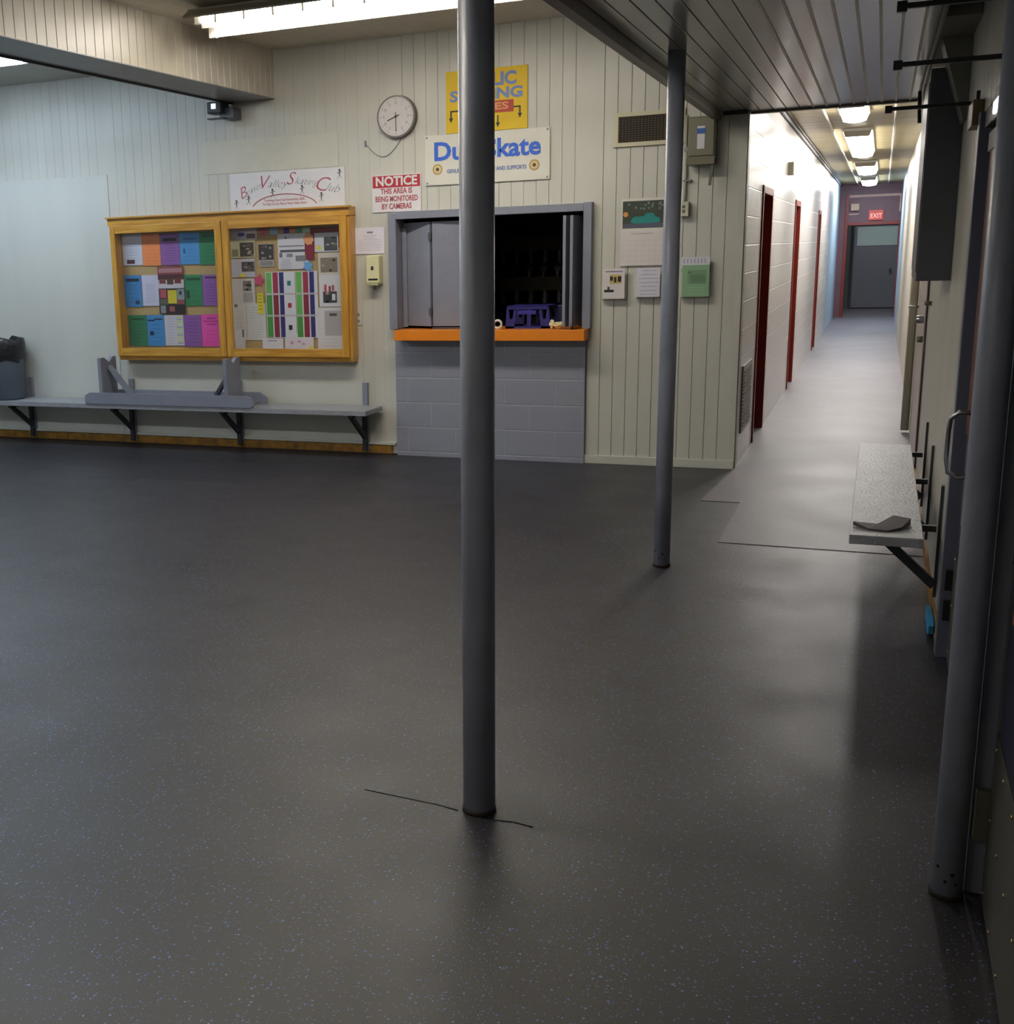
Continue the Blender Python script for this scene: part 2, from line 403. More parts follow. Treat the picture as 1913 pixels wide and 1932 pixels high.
# things on the ledge
cr = thing('plastic_crate', (-2.43, 8.92, 1.018), 'dark blue plastic crate with cut-out sides on the orange ledge', 'crate')
bl = mat('blue_plastic', '#2f2c78', .4, var=.06)
b = MB()
for y in (8.80, 9.06):
    b.prism([(-2.60, 1.018), (-2.25, 1.018), (-2.25, 1.035), (-2.60, 1.035)], 1, y, y+.014)
    b.prism([(-2.60, 1.018), (-2.53, 1.018), (-2.515, 1.15), (-2.53, 1.172), (-2.545, 1.09), (-2.565, 1.09), (-2.575, 1.17), (-2.59, 1.165)], 1, y, y+.014)
    b.prism([(-2.25, 1.018), (-2.32, 1.018), (-2.335, 1.15), (-2.32, 1.172), (-2.305, 1.09), (-2.285, 1.09), (-2.275, 1.17), (-2.26, 1.165)], 1, y, y+.014)
    b.prism([(-2.59, 1.162), (-2.26, 1.162), (-2.265, 1.185), (-2.585, 1.185)], 1, y, y+.014)
    b.box(-2.43, -2.40, y, y+.014, 1.03, 1.165)
b.box(-2.585, -2.265, 8.80, 9.07, 1.182, 1.19)
b.build('crate_body', bl, cr)
MB().box(-2.50, -2.36, 8.795, 8.80, 1.125, 1.155).build('handle_grip', mat('blue_grip', '#3b3796', .4), cr)
b = MB().box(-2.245, -2.125, 9.0, 9.118, 1.018, 1.185, .01).build('storage_tub', mat('navy_plastic', '#20224c', .4))
tag(b, 'small navy plastic tub behind the blue crate', 'tub')
def torus(c, R, r, m, name, label, cat, tilt=0, seg=24):
    b = MB(); pts = []
    for i in range(seg+1):
        a = 2*math.pi*i/seg; pts.append((c[0]+R*math.cos(a), c[1]+R*math.sin(a)*math.sin(tilt), c[2]+R+r*.9+R*math.sin(a)*math.cos(tilt)))
    b.tube(pts, r, 8); return tag(b.build(name, m), label, cat)
torus((-2.645, 8.75, 1.016), .03, .009, WHITE, 'tape_roll', 'white roll of tape standing on the ledge left of the crate', 'tape')
def crumple(c, sx, sy, sz, m, name, label, cat, seed):
    b = MB(); bmesh.ops.create_icosphere(b.bm, subdivisions=3, radius=1)
    rr = random.Random(seed)
    from mathutils import noise
    for v in b.bm.verts:
        n = noise.noise(v.co*1.8+Vector((seed, 0, 0)))*.5+noise.noise(v.co*4)*.2
        v.co = v.co*(1+n); v.co = Vector((v.co.x*sx, v.co.y*sy, v.co.z*sz))
    lo = min(v.co.z for v in b.bm.verts)
    bmesh.ops.translate(b.bm, verts=b.bm.verts[:], vec=Vector(c)-Vector((0, 0, lo)))
    return tag(b.build(name, m), label, cat)
crumple((-2.72, 8.73, 1.018), .045, .03, .022, pc('#d9a99c'), 'crumpled_wrapper', 'pink and white crumpled wrapper on the ledge beside the post', 'wrapper', 3)
crumple((-2.225, 8.76, 1.018), .018, .018, .03, pc('#d9d2a8'), 'paper_ball', 'small cream crumpled paper ball right of the blue crate', 'paper', 5)
crumple((-2.165, 8.75, 1.018), .05, .03, .022, pc('#d6cd9c'), 'crumpled_cloth', 'cream crumpled cloth on the ledge beside the folded shutter', 'cloth', 8)

# ------------------------------------------------------------------ ceilings, beam
c = MB().box(-4.52, -1.07, -2.2, 8.93, 3.22, 3.3)
c.groove((-4.52, -2.2, 3.219), (1, 0, 0), (0, 1, 0), (0, 0, -1), 3.45, 11.0, sp=.13, gw=.006, gd=.0009)
struct(c.build('ceiling', CEIL))
struct(MB().box(-9.2, -4.89, -2.2, 8.93, 3.175, 3.3).build('ceiling', mat('left_ceiling_paint', '#a3a59c', .4, var=.04, vscale=2)))
bm = MB().box(-4.89, -4.522, -2.2, 8.8, 2.856, 3.22)
bm.groove((-4.518, -2.2, 2.853), (0, 1, 0), (0, 0, 1), (1, 0, 0), 11.0, .367, sp=.0945, gw=.007, gd=.004, jit=.003)
beam = struct(bm.build('trim_beam', BEAMP))
beam.name = 'trim_6'
MB().box(-4.895, -4.512, -2.2, 8.8, 2.849, 2.8555).build('soffit_board', mat('beam_soffit_paint', '#7d8082', .4, var=.04), beam)
MB().box(-4.905, -4.893, -2.2, 8.8, 2.835, 2.852).build('edge_strip', CHAR, beam)
# lower plank ceiling over posts
lc = MB().box(-1.07, .15, -2.2, 8.95, 2.50, 2.6)
lc.box(-1.12, -1.07, -2.2, 8.8, 2.50, 3.22)
low = struct(lc.build('ceiling', SOFF))
pl = MB(); x = -.99; i = 0
while x < .14:
    x2 = min(x+.084, .148); pl.box(x+.003, x2-.003, -2.2, 8.93, 2.489, 2.502, .0022); x = x2
pl.build('planks', SOFF, low)
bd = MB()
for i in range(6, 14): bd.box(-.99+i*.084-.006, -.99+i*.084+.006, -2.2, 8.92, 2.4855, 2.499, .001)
bd.build('glint_strips', pc('#f4eedc'), low)  # pale colour paints the light glinting off the plank bevels
MB().box(-1.115, -1.065, -2.2, 8.79, 2.435, 2.50, .004).build('edge_trim', mat('edge_trim_paint', '#5d594e', .4, var=.2, vscale=9), low)
MB().box(-1.06, -.99, -2.2, 8.79, 2.488, 2.4995).build('edge_board', SOFF, low)
MB().box(-1.07, .15, 8.93, 8.99, 2.475, 2.74).build('lintel', mat('lintel_paint', '#66635a', .4), low)
MB().box(-1.05, -.89, 8.75, 8.79, 2.462, 2.487).build('dark_cleat', BLACK, low)
MB().box(.145, .165, -2.2, 8.9, 2.46, 2.60).build('dark_edge', BLACK, low)
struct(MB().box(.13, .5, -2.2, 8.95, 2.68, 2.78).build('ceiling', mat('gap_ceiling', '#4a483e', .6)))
# other walls closing the room
struct(MB().box(-9.3, -9.2, -2.2, 8.93, 0, 3.3).build('wall_left', CREAM))
struct(MB().box(-9.3, .5, -2.3, -2.2, 0, 3.3).build('wall_front', CREAM))

# ------------------------------------------------------------------ hallway
XL, XR, YE = -.885, .30, 27.6
BLW = block_mat('white_painted_block', '#c9c6c6', '#dcd9d6', .26, 1, z0=.0)
hw = MB()
doors = [(10.05, 10.95), (13.9, 14.72), (19.0, 19.72)]
y = YB+.12
for a, b_ in doors:
    hw.box(XL-.16, XL, y, a, 0, 2.74); hw.box(XL-.16, XL, a, b_, 2.03, 2.74); y = b_
hw.box(XL-.16, XL, y, 22.6, 0, 2.74)
hl = struct(hw.build('wall_hall_left', BLW, origin=(0, 0, 0))); hl.name = 'wall_left'
BLUEW = mat('pale_blue_paint', '#b6c4ce', .35, var=.04)
struct(MB().box(XL-.16, XL+.002, 22.6, YE, 0, 2.74).build('wall_left', BLUEW))
struct(MB().box(XL-.004, XL+.004, YB+.014, YB+.125, 0, 2.49).build('trim_7', mat('taupe_paint', '#a59d8e', .4, var=.05)))
for n, (a, b_) in enumerate(doors):
    d = MB().box(XL-.13, XL-.09, a+.03, b_-.03, .01, 2.0).build('door_%d' % (n+1), BROWN); struct(d)
    fr = MB().box(XL-.15, XL+.012, a-.005, a+.045, 0, 2.03, .004).box(XL-.15, XL+.012, b_-.045, b_+.005, 0, 2.03, .004).box(XL-.15, XL+.012, a, b_, 1.985, 2.045, .004)
    fr.build('door_frame', RED, d)
    MB().cyl((XL-.09, a+.12, 1.0), (XL-.04, a+.12, 1.0), .025, 14).build('door_knob', STEEL, d)
gr = thing('wall_grille', (XL, 9.4, .26), 'tall taupe louvred return grille low on the hallway wall corner', 'grille')
MB().box(XL, XL+.012, 9.08, 9.72, .22, .72, .003).build('grille_frame', mat('taupe_metal', '#8d867a', .4), gr)
b = MB()
for i in range(16): b.box(XL+.008, XL+.016, 9.12, 9.68, .26+i*.027, .272+i*.027)
b.build('louvres', mat('dark_taupe', '#4f4a42', .5), gr)
# right wall
RW = mat('right_wall_paint', '#b6b2a4', .38, var=.05, vscale=3, bump=.15, bscale=10, stretch=(1, 1, .2))
rw = MB().box(.312, .5, 4.99, YE, 0, 2.74)
rw.groove((XR, 4.99, 0), (0, 1, 0), (0, 0, 1), (-1, 0, 0), 22.6-4.99, 2.74, sp=.14, gw=.006, gd=.004)
rw.box(.3, .5, 22.6, 22.9, 0, 2.74)
rw.box(.312, .5, -2.2, 4.99, 2.03, 2.74).box(.312, .5, 3.05, 3.16, 0, 2.03).box(.312, .5, -2.2, 2.05, 0, 2.03)
rw.groove((XR, -2.2, 2.03), (0, 1, 0), (0, 0, 1), (-1, 0, 0), 7.19, .7, sp=.1, gw=.006, gd=.005)
struct(rw.build('wall_right', RW, origin=(0, 0, 0)))
struct(MB().box(XR-.001, .5, 22.9, YE, 0, 2.74).build('wall_right', BLUEW))
bb = MB(); yy = 5.05
while yy < 9.5:
    bb.box(XR-.012, XR, yy, yy+.086, .004, .07); yy += .088
struct(bb.build('baseboard_right', woodb))
# hallway ceiling
hc = MB(); yy = 8.99
hc.box(-1.05, .5, 8.99, 31.6, 2.75, 2.85)
while yy < YE:
    hc.box(-1.05, .5, yy+.002, yy+.3, 2.742, 2.752); yy += .305
struct(hc.build('ceiling', HALLB))
def wire(pts, r, m, name, label, cat):
    return tag(MB().tube(pts, r, 8).build(name, m), label, cat)
wire([(-.55, 9.0, 2.72), (-.545, YE, 2.72)], .011, WHITE, 'ceiling_conduit', 'white conduit running along the hallway ceiling left of the lights', 'conduit')
wire([(-.86, 9.0, 2.71), (-.865, 13, 2.705), (-.86, YE, 2.71)], .012, GREYINK, 'wall_conduit', 'grey conduit along the top edge of the left hallway wall', 'conduit')
wire([(-.835, 9.0, 2.725), (-.84, 14, 2.72), (-.835, YE, 2.725)], .008, CHAR, 'wall_cable', 'thin dark cable along the top of the left hallway wall', 'cable')
wire([(.03, 9.0, 2.725), (.03, YE, 2.725)], .010, WHITE, 'ceiling_conduit', 'thin pale conduit along the hallway ceiling right of the lights', 'conduit')
sb = MB().box(XL, XL+.05, 12.6, 12.75, 2.24, 2.36, .004).build('junction_box', OLIVE)
tag(sb, 'small grey junction box above the second hallway door', 'electrical box')
# hallway lights
def wrap_light(y0, y1, x0, x1, cfg, label, z=2.742):
    r = thing('hallway_light', ((x0+x1)/2, (y0+y1)/2, z), label, 'ceiling light', 'wraparound hallway ceiling lights')
    MB().box(x0-.01, x1+.01, y0, y1, z-.03, z-.001, .003).build('housing', WHITE, r)
    em = mat('hall_lens_%s' % ('warm' if cfg is LAMP_HALL else 'cool'), '#ffffff', .4, emit=cfg)
    xm = (x0+x1)/2
    MB().prism([(x0, z-.03), (x1, z-.03), (x1-.02, z-.085), (xm+.04, z-.1), (xm-.04, z-.1), (x0+.02, z-.085)], 1, y0+.02, y1-.02).build('lens', em, r)
    MB().prism([(x0, z-.03), (x1, z-.03), (x1-.018, z-.087), (x0+.018, z-.087)], 1, y0, y0+.02).build('end_cap', mat('end_cap_white', '#a9a193', .4), r)
wrap_light(10.9, 12.15, -.42, -.19, LAMP_HALL, 'nearest square-ended light on the hallway ceiling')
wrap_light(13.9, 17.3, -.45, -.18, LAMP_HALL, 'long bright light second from the hallway entrance')
wrap_light(19.6, 22.0, -.46, -.16, LAMP_HALL, 'third light along the hallway ceiling')
wrap_light(24.2, 26.4, -.46, -.18, LAMP_END, 'farthest bluish light before the exit door')
# far end: red frame, header, vestibule
eh = MB().box(-1.05, -.70, YE, YE+.14, 0, 2.75).box(.31, .5, YE, YE+.14, 0, 2.75).box(-.70, .31, YE, YE+.14, 1.96, 2.75)
ewall = struct(eh.build('wall_far', mat('maroon_grey_paint', '#6b464e', .45, var=.06)))
MB().box(-.76, -.70, YE-.02, YE+.15, 0, 2.5, .004).box(.28, .34, YE-.02, YE+.15, 0, 2.0, .004).box(-.70, .30, YE-.02, YE+.15, 1.90, 1.965, .004).build('door_frame', RED, ewall)
MB().box(-.70, .28, YE-.015, YE, 2.47, 2.52).box(.26, .29, YE-.02, YE, 2.15, 2.5).box(-.7, -.5, YE-.012, YE, 2.12, 2.14).build('pale_strip', pc('#c9a090'), ewall)
ex = thing('exit_sign', (-.17, YE-.02, 2.0), 'small red lit EXIT sign above the far door', 'sign')
MB().box(-.31, -.03, YE-.05, YE, 1.995, 2.20, .005).build('sign_box', mat('exit_red', '#c5443c', .4, emit=(.12, (1, .15, .1))), ex)
text('EXIT', -.17, 2.08, .13, YE-.052, mat('exit_letters', '#ffb0a0', .4, emit=(.3, (1, .6, .5))), ex, width=.22, bold=.002)
el = MB().box(-.66, -.50, YE-.1, YE, 2.2, 2.34, .01).build('emergency_lamp', pc('#caa98e'))
tag(el, 'small twin-head emergency lamp at the left above the far door', 'lamp')
vest = MB().box(-1.15, -1.05, YE+.14, 31.4, 0, 2.75).box(.5, .6, YE+.14, 31.4, 0, 2.75).box(-1.15, .6, 31.0, 31.1, 0, 2.75)
struct(vest.build('wall_far', mat('vestibule_paint', '#4e504e', .5)))
d4 = struct(MB().box(-.62, .34, 30.93, 30.98, .02, 1.93, .004).build('door_4', mat('far_door_grey', '#6f6f78', .4)))
MB().box(-.66, -.62, 30.9, 31.0, 0, 1.98).box(.34, .4, 30.9, 31.0, 0, 1.98).box(-.66, .4, 30.9, 31.0, 1.93, 1.98).build('door_frame', CHAR, d4)
MB().box(-.56, .30, 30.915, 30.93, 1.46, 1.89).build('glazing', mat('pale_green_pane', '#a4b4b0', .2), d4)
MB().box(.17, .21, 30.88, 30.93, .85, .93).build('door_handle', CHAR, d4)
# hall right side white door ajar, pipe
d5 = struct(MB().bar((.291, 8.8, 1.02), (.288, 9.95, 1.02), (0, 0, 1), 2.0, .016).build('door_5', mat('pinkish_door_paint', '#c3b1a8', .38, var=.04)))
b = MB().cyl((.235, 8.95, 1.06), (.285, 8.95, 1.06), .026, 16); b.build('door_knob', STEEL, d5)
MB().cyl((.25, 8.9, .93), (.285, 8.9, .93), .022, 16).build('deadbolt', OLIVE, d5)
MB().cyl((.26, 8.3, 1.2), (.299, 8.3, 1.2), .014, 12).build('small_lock', OLIVE, d5)
wire([(.292, 8.76, .05), (.292, 8.76, 1.33)], .005, CHAR, 'door_gap_stripe', 'thin dark vertical rod marking the gap beside the pale hallway door', 'stripe')  # dark stripe added to stand for the gap at the door edge
p = thing('vertical_pipe', (.262, 10.9, 0), 'cream painted vertical pipe by the pale door on the right hallway wall', 'pipe')
MB().cyl((.262, 10.9, .02), (.262, 10.9, 2.7), .032, 18).build('pipe_run', pc('#d6d6bf'), p)
MB().cyl((.262, 10.9, 1.04), (.262, 10.9, 1.06), .040, 18).build('collar', WHITE, p)

# ------------------------------------------------------------------ posts
def post(x, y, r, z1, label, marks=True):
    o = thing('support_post', (x, y, 0), label, 'post', 'round grey steel support posts')
    MB().cyl((x, y, .0), (x, y, z1), r, 40).build('shaft', POLE, o)
    MB().cyl((x, y, 0), (x, y, .012), r+.003, 32).build('rusty_base_ring', mat('rust', '#2c2118', .8, var=.3, vscale=60), o)
    b = MB()
    for a, z, s in ((-1.75, .05, .004), (-1.35, .07, .005), (-2.3, .085, .004), (-1.1, .045, .003)):
        b.cyl((x+math.cos(a)*(r-.002), y+math.sin(a)*(r-.002), z), (x+math.cos(a)*(r+.0008), y+math.sin(a)*(r+.0008), z), s, 8)
    if marks: b.build('chipped_spots', BLACK, o)
post(-.974, 3.035, .0465, 2.489, 'thick grey steel post standing in the middle of the rubber floor', False)
post(-.93, 5.95, .041, 2.489, 'slimmer grey post standing behind, near the hallway entrance')
post(.2435, 3.02, .0365, 2.489, 'grey post close to the right wall in front of the doors')

# ------------------------------------------------------------------ doors in right wall (near)
dn = mat('navy_door_paint', '#30303f', .3, var=.05)
d6 = struct(MB().box(.325, .36, 4.03, 4.86, .012, 1.96, .002).build('door_6', mat('slate_door_paint', '#4b4d5b', .25, var=.05)))
MB().box(.283, .45, 4.90, 4.99, 0, 2.03, .004).build('door_frame', mat('slate_frame', '#5e6070', .35), d6)
MB().box(.30, .45, 3.16, 4.88, 1.97, 2.03, .004).build('door_header', CHAR, d6)
MB().box(.321, .327, 4.06, 4.84, .02, .44).build('kick_plate', KICK, d6)
b = MB()
for yv in (4.80, 4.62, 4.44, 4.26): 
    for z in (.06, .24, .42): b.cyl((.317, yv, z), (.322, yv, z), .006, 8)
b.build('rivets', RIVET, d6)
MB().box(.321, .327, 4.10, 4.74, .57, .88, .001).build('push_plate', STEEL, d6)
MB().box(.317, .327, 4.14, 4.80, .90, 1.90, .002).build('brown_panel', BROWN, d6)
MB().box(.313, .319, 4.47, 4.50, .92, 1.88).build('panel_bead', RED, d6)
MB().box(.312, .326, 4.12, 4.83, 1.885, 1.95, .002).build('top_rail', pc('#a8a59c'), d6)
pts = [(.322, 4.42, 1.02), (.27, 4.42, 1.025), (.245, 4.43, 1.0), (.242, 4.44, .96), (.242, 4.44, .86), (.25, 4.43, .815), (.28, 4.42, .80), (.322, 4.42, .81)]
MB().tube(pts, .008, 10).build('door_handle', STEEL, d6)
MB().box(.296, .32, 4.868, 4.885, .28, .36).box(.296, .32, 4.868, 4.885, .16, .24).build('hinge', BLACK, d6)
d7 = struct(MB().box(.325, .36, 3.18, 4.01, .012, 1.96, .002).build('door_7', dn))
MB().box(.321, .327, 3.2, 3.99, .02, .44).build('kick_plate', KICK, d7)
d8 = struct(MB().box(.325, .36, 2.08, 3.03, .012, 1.96, .002).build('door_8', mat('grey_door_paint', '#4a4b4e', .35, var=.05)))
MB().box(.283, .325, 3.045, 3.16, 0, 2.03, .004).build('door_frame', GREY, d8)
MB().box(.319, .327, 2.08, 2.93, .46, 1.9).build('navy_panel', mat('navy_sheet', '#26263c', .25), d8)
MB().box(.319, .327, 2.1, 3.0, .015, .45).build('kick_plate', KICK, d8)
b = MB()
for yv in (2.96, 2.78, 2.6, 2.42, 2.24):
    for z in (.05, .24, .42): b.cyl((.315, yv, z), (.32, yv, z), .0045, 8)
b.build('rivets', RIVET, d8)
h = MB().box(.29, .325, 3.02, 3.052, .155, .285, .002); h.build('hinge', OLIVE, d8)
MB().box(.30, .319, 2.845, 2.90, .90, 1.02, .003).build('black_latch', BLACK, d8)
MB().box(.314, .32, 2.80, 2.87, .76, .87).build('orange_sticker', pc('#c05a2c'), d8)

# ------------------------------------------------------------------ right wall bench
rb = thing('wall_bench', (.1, 6.1, 0), 'pale grey plank bench with a wedge on it along the right wall', 'bench')
MB().box(-.05, .217, 4.98, 7.36, .412, .45, .003).build('plank', BENCHG, rb)
for yb in (5.42, 6.5, 7.33):
    b = MB().box(.286, .298, yb-.012, yb+.012, .10, .585).bar((.02, yb, .40), (.288, yb, .15), (0, 1, 0), .03, .036).box(0.0, .28, yb-.012, yb+.012, .385, .411)
    b.build('bracket', CHAR, rb)
w_ = MB()
n = 9; top = []; 
ptsw = [(-.04, 5.15), (.02, 5.075), (.09, 5.065), (.14, 5.11), (.175, 5.22), (.11, 5.25), (.05, 5.15)]
A = [w_.bm.verts.new((x_, y_, .452+.0)) for x_, y_ in ptsw]
zt = [.016, .006, .005, .012, .026, .03, .012]
B = [w_.bm.verts.new((x_, y_, .452+z_)) for (x_, y_), z_ in zip(ptsw, zt)]
w_.bm.faces.new(A[::-1]); w_.bm.faces.new(B)
for i in range(len(A)): w_.bm.faces.new((A[i], A[(i+1) % len(A)], B[(i+1) % len(A)], B[i]))
tag(w_.build('rubber_offcut', mat('rubber_offcut', '#4d4548', .5)), 'dark leaf-shaped rubber offcut lying on the right wall bench', 'offcut')
bt = MB().prism([(5.45, .002), (5.20, .002), (5.13, .02), (5.11, .06), (5.2, .075), (5.45, .05)], 0, .266, .284)
tag(bt.build('plastic_scrap', pc('#2f8fc4')), 'small bright blue plastic scrap leaning at the base of the right wall', 'plastic scrap')

# ------------------------------------------------------------------ upper right clutter
cb = MB().prism([(.152, 1.40), (.299, 1.40), (.299, 2.13), (.215, 2.356), (.152, 2.356)], 1, 6.3, 7.25)
cab = thing('wall_cabinet', (.23, 6.6, 1.40), 'tall flat dark grey box hanging on the right wall above the bench', 'cabinet')
cb.build('cabinet_body', mat('cabinet_grey', '#54545a', .4, var=.05), cab)
MB().box(.148, .152, 6.34, 7.2, 1.44, 2.3).build('cabinet_door', GREYD, cab)
wd = MB().prism([(.168, 2.49), (.2985, 2.49), (.2985, 2.10), (.285, 2.10)], 1, 6.05, 6.29)
wd.prism([(.152, 2.49), (.299, 2.49), (.299, 2.45), (.17, 2.45)], 1, 5.5, 6.05)
tag(wd.build('ceiling_gusset', mat('gusset_paint', '#77756a', .45)), 'grey triangular gusset between low ceiling and right wall', 'gusset')
for yb, z, x0, lab in ((4.2, 2.125, .0, 'black steel bracket arm nearest the camera, high on the right wall'), (5.3, 2.1, -.02, 'black steel bracket arm beyond the nearest one, high on the right wall'), (3.75, 2.22, .0, 'black steel bracket arm touching the top edge of the photo, high on the right wall')):
    a = thing('bracket_arm', (.29, yb, z), lab, 'bracket', 'black bracket arms on the right wall')
    MB().box(x0, .295, yb-.008, yb+.008, z-.010, z+.004).build('arm', BLACK, a)
    MB().box(.288, .299, yb-.02, yb+.02, z-.03, z+.04).build('wall_plate', BLACK, a)
    MB().box(x0-.006, x0+.02, yb-.012, yb+.012, z-.018, z+.01, .002).build('end_stop', BLACK, a)
wire([(.16, 5.0, 2.44), (.158, 7.0, 2.44), (.16, 8.9, 2.44)], .010, pc('#a7a38f'), 'conduit_run', 'pale conduit along the right edge of the low plank ceiling', 'conduit')
wire([(.165, 7.6, 2.44), (.17, 7.62, 1.9), (.2, 7.64, 1.42)], .012, pc('#b8b3a6'), 'vertical_conduit', 'pale vertical conduit just beyond the dark wall cabinet', 'conduit')
wire([(.14, 8.0, 2.44), (.145, 8.0, 2.32), (.15, 8.0, 2.26)], .010, CHAR, 'dark_conduit', 'short dark vertical conduit at the hallway ceiling edge', 'conduit')
jb = MB().box(.262, .299, 4.98, 5.22, 1.99, 2.08, .004).build('junction_box', mat('brass_box', '#6e6246', .4, metal=.4))
tag(jb, 'brownish metal junction box on the wall above the far door frame', 'electrical box')
wl = thing('wall_lamp', (.29, 3.8, 1.95), 'small glowing wall lamp half hidden by the right post', 'lamp')
MB().box(.27, .30, 3.5, 4.1, 1.93, 2.02, .004).build('lamp_body', CHAR, wl)
MB().box(.262, .27, 3.55, 4.0, 1.94, 1.975, .003).build('lamp_lens', mat('lamp_lens', '#ffffff', .3, emit=(2.2, (.95, .9, 1))), wl)

# ------------------------------------------------------------------ ceiling fluorescent fixtures
def fixture(x0, x1, y0, cfg, label, z=3.06, nm='warm'):
    r = thing('fluorescent_fixture', ((x0+x1)/2, y0, 3.2), label, 'ceiling light', 'open twin tube fluorescent fixtures')
    ec = mat('tube_'+nm, '#ffffff', .3, emit=cfg)
    b = MB().box(x0-.06, x1+.06, y0-.2, y0+.02, z+.115, z+.135, .002).box(x0-.06, x1+.06, y0-.03, y0-.01, z+.045, z+.12)
    b.prism([(y0-.26, z+.07), (y0-.19, z+.12), (y0-.19, z+.13), (y0-.27, z+.08)], 0, x0-.06, x1+.06)
    b.prism([(y0+.16, z+.015), (y0-.02, z+.11), (y0-.02, z+.12), (y0+.17, z+.02)], 0, x0-.06, x1+.06)
    b.build('reflector', mat('reflector_white', '#a19c90', .35), r)
    for yy, zz in ((y0+.06, z+.02), (y0-.12, z+.078)):
        MB().cyl((x0, yy, zz), (x1, yy, zz), .021, 16).build('tube', ec, r)
        MB().box(x0-.05, x0, yy-.015, yy+.015, zz-.025, z+.115).box(x1, x1+.05, yy-.015, yy+.015, zz-.025, z+.115).build('lampholder', WHITE, r)
    b = MB().box(x0, x1, y0-.05, y0-.046, z+.09, z+.1); x = x0+.12
    while x < x1: b.box(x-.007, x+.007, y0-.16, y0-.047, z+.045, z+.115); x += .21
    b.build('tube_guard', mat('guard_grey', '#6c685e', .4), r)
    MB().box((x0+x1)/2-.1, (x0+x1)/2+.1, y0-.12, y0-.05, z+.13, (3.2 if x0 > -5 else 3.17)).build('ceiling_mount', WHITE, r)
fixture(-4.14, -1.75, 7.2, LAMP_MID, 'bright white twin tube fluorescent light on the ceiling beside the beam')
fixture(-4.14, -1.75, 3.2, LAMP_MID, 'twin tube fluorescent light above the middle of the floor')
fixture(-4.14, -1.75, -.9, LAMP_FILL, 'added twin tube fill light farthest from the notice case', nm='rear')  # unseen fixture added as fill for the dark posts and right-hand doors
fixture(-8.25, -5.84, 7.3, LAMP_LEFT, 'bluish fluorescent light past the beam at the left edge', nm='cool')
fixture(-8.25, -5.84, 3.2, LAMP_LEFT, 'bluish fluorescent light over the left part of the room', nm='cool')

# ------------------------------------------------------------------ notice case
YC = 8.68
nc = thing('notice_case', (-4.97, 8.74, .765), 'varnished pine notice case with two glazed doors full of papers', 'notice board')
MB().box(-6.10, -3.84, 8.785, 8.797, .77, 1.955).build('cork_back', CORK, nc)
b = MB().box(-6.125, -3.83, 8.67, 8.796, 1.915, 1.985, .003); b.build('top_board', PINEH, nc)
MB().box(-6.10, -3.84, 8.685, 8.796, .762, .80, .003).build('bottom_board', PINEH, nc)
MB().box(-6.10, -6.065, 8.685, 8.796, .80, 1.915, .003).build('side_board', PINE, nc)
MB().box(-3.875, -3.835, 8.685, 8.796, .80, 1.915, .003).build('side_board', PINE, nc)
def pane(x0, x1, wl, wr):
    d = MB().box(x0, x0+wl, 8.66, 8.684, .80, 1.915, .003).box(x1-wr, x1, 8.66, 8.684, .80, 1.915, .003).build('glazed_door', PINE, nc)
    MB().box(x0+wl, x1-wr, 8.662, 8.683, .80, .868, .003).box(x0+wl, x1-wr, 8.662, 8.683, 1.85, 1.915, .003).build('rail', PINEH, d)
    MB().box(x0+wl, x1-wr, 8.672, 8.674, .868, 1.85).build('glass_pane', GLASS, d)
pane(-6.10, -4.995, .05, .062); pane(-4.985, -3.855, .062, .062)
MB().box(-6.13, -3.82, 8.645, 8.70, 1.975, 1.99, .002).build('cap_moulding', PINEH, nc)

def sheet(name, rect, col, label, cat, Y=8.775, marks=(), group=None, tilt=0):
    """one sheet of paper with its printed marks (fractions of the sheet: x0,y0,x1,y1 from the top left)"""
    x0, z0, x1, z1 = rect
    o = thing(name, ((x0+x1)/2, Y, z0), label, cat, group)
    MB().box(x0, x1, Y, Y+.0015, z0, z1).build('sheet', pc(col), o)
    byc = {}
    for a, b_, c_, d_, hx in marks: byc.setdefault(hx, []).append((a, b_, c_, d_))
    k = 1
    for hx, L in byc.items():
        m = MB()
        for a, b_, c_, d_ in L:
            m.box(x0+a*(x1-x0), x0+c_*(x1-x0), Y-.0005*k, Y, z1-d_*(z1-z0), z1-b_*(z1-z0))
        m.build('print', pc(hx), o); k += .6
    return o
def lines(n, hx, a=.15, c_=.85, y0=.3, y1=.85, seed=0, th=.018):
    rr = random.Random(seed); L = []
    for i in range(n):
        y = y0+(y1-y0)*i/max(1, n-1); e = rr.uniform(0, .18); L.append((a+e*.6, y, c_-e*.6, y+th, hx))
    return L
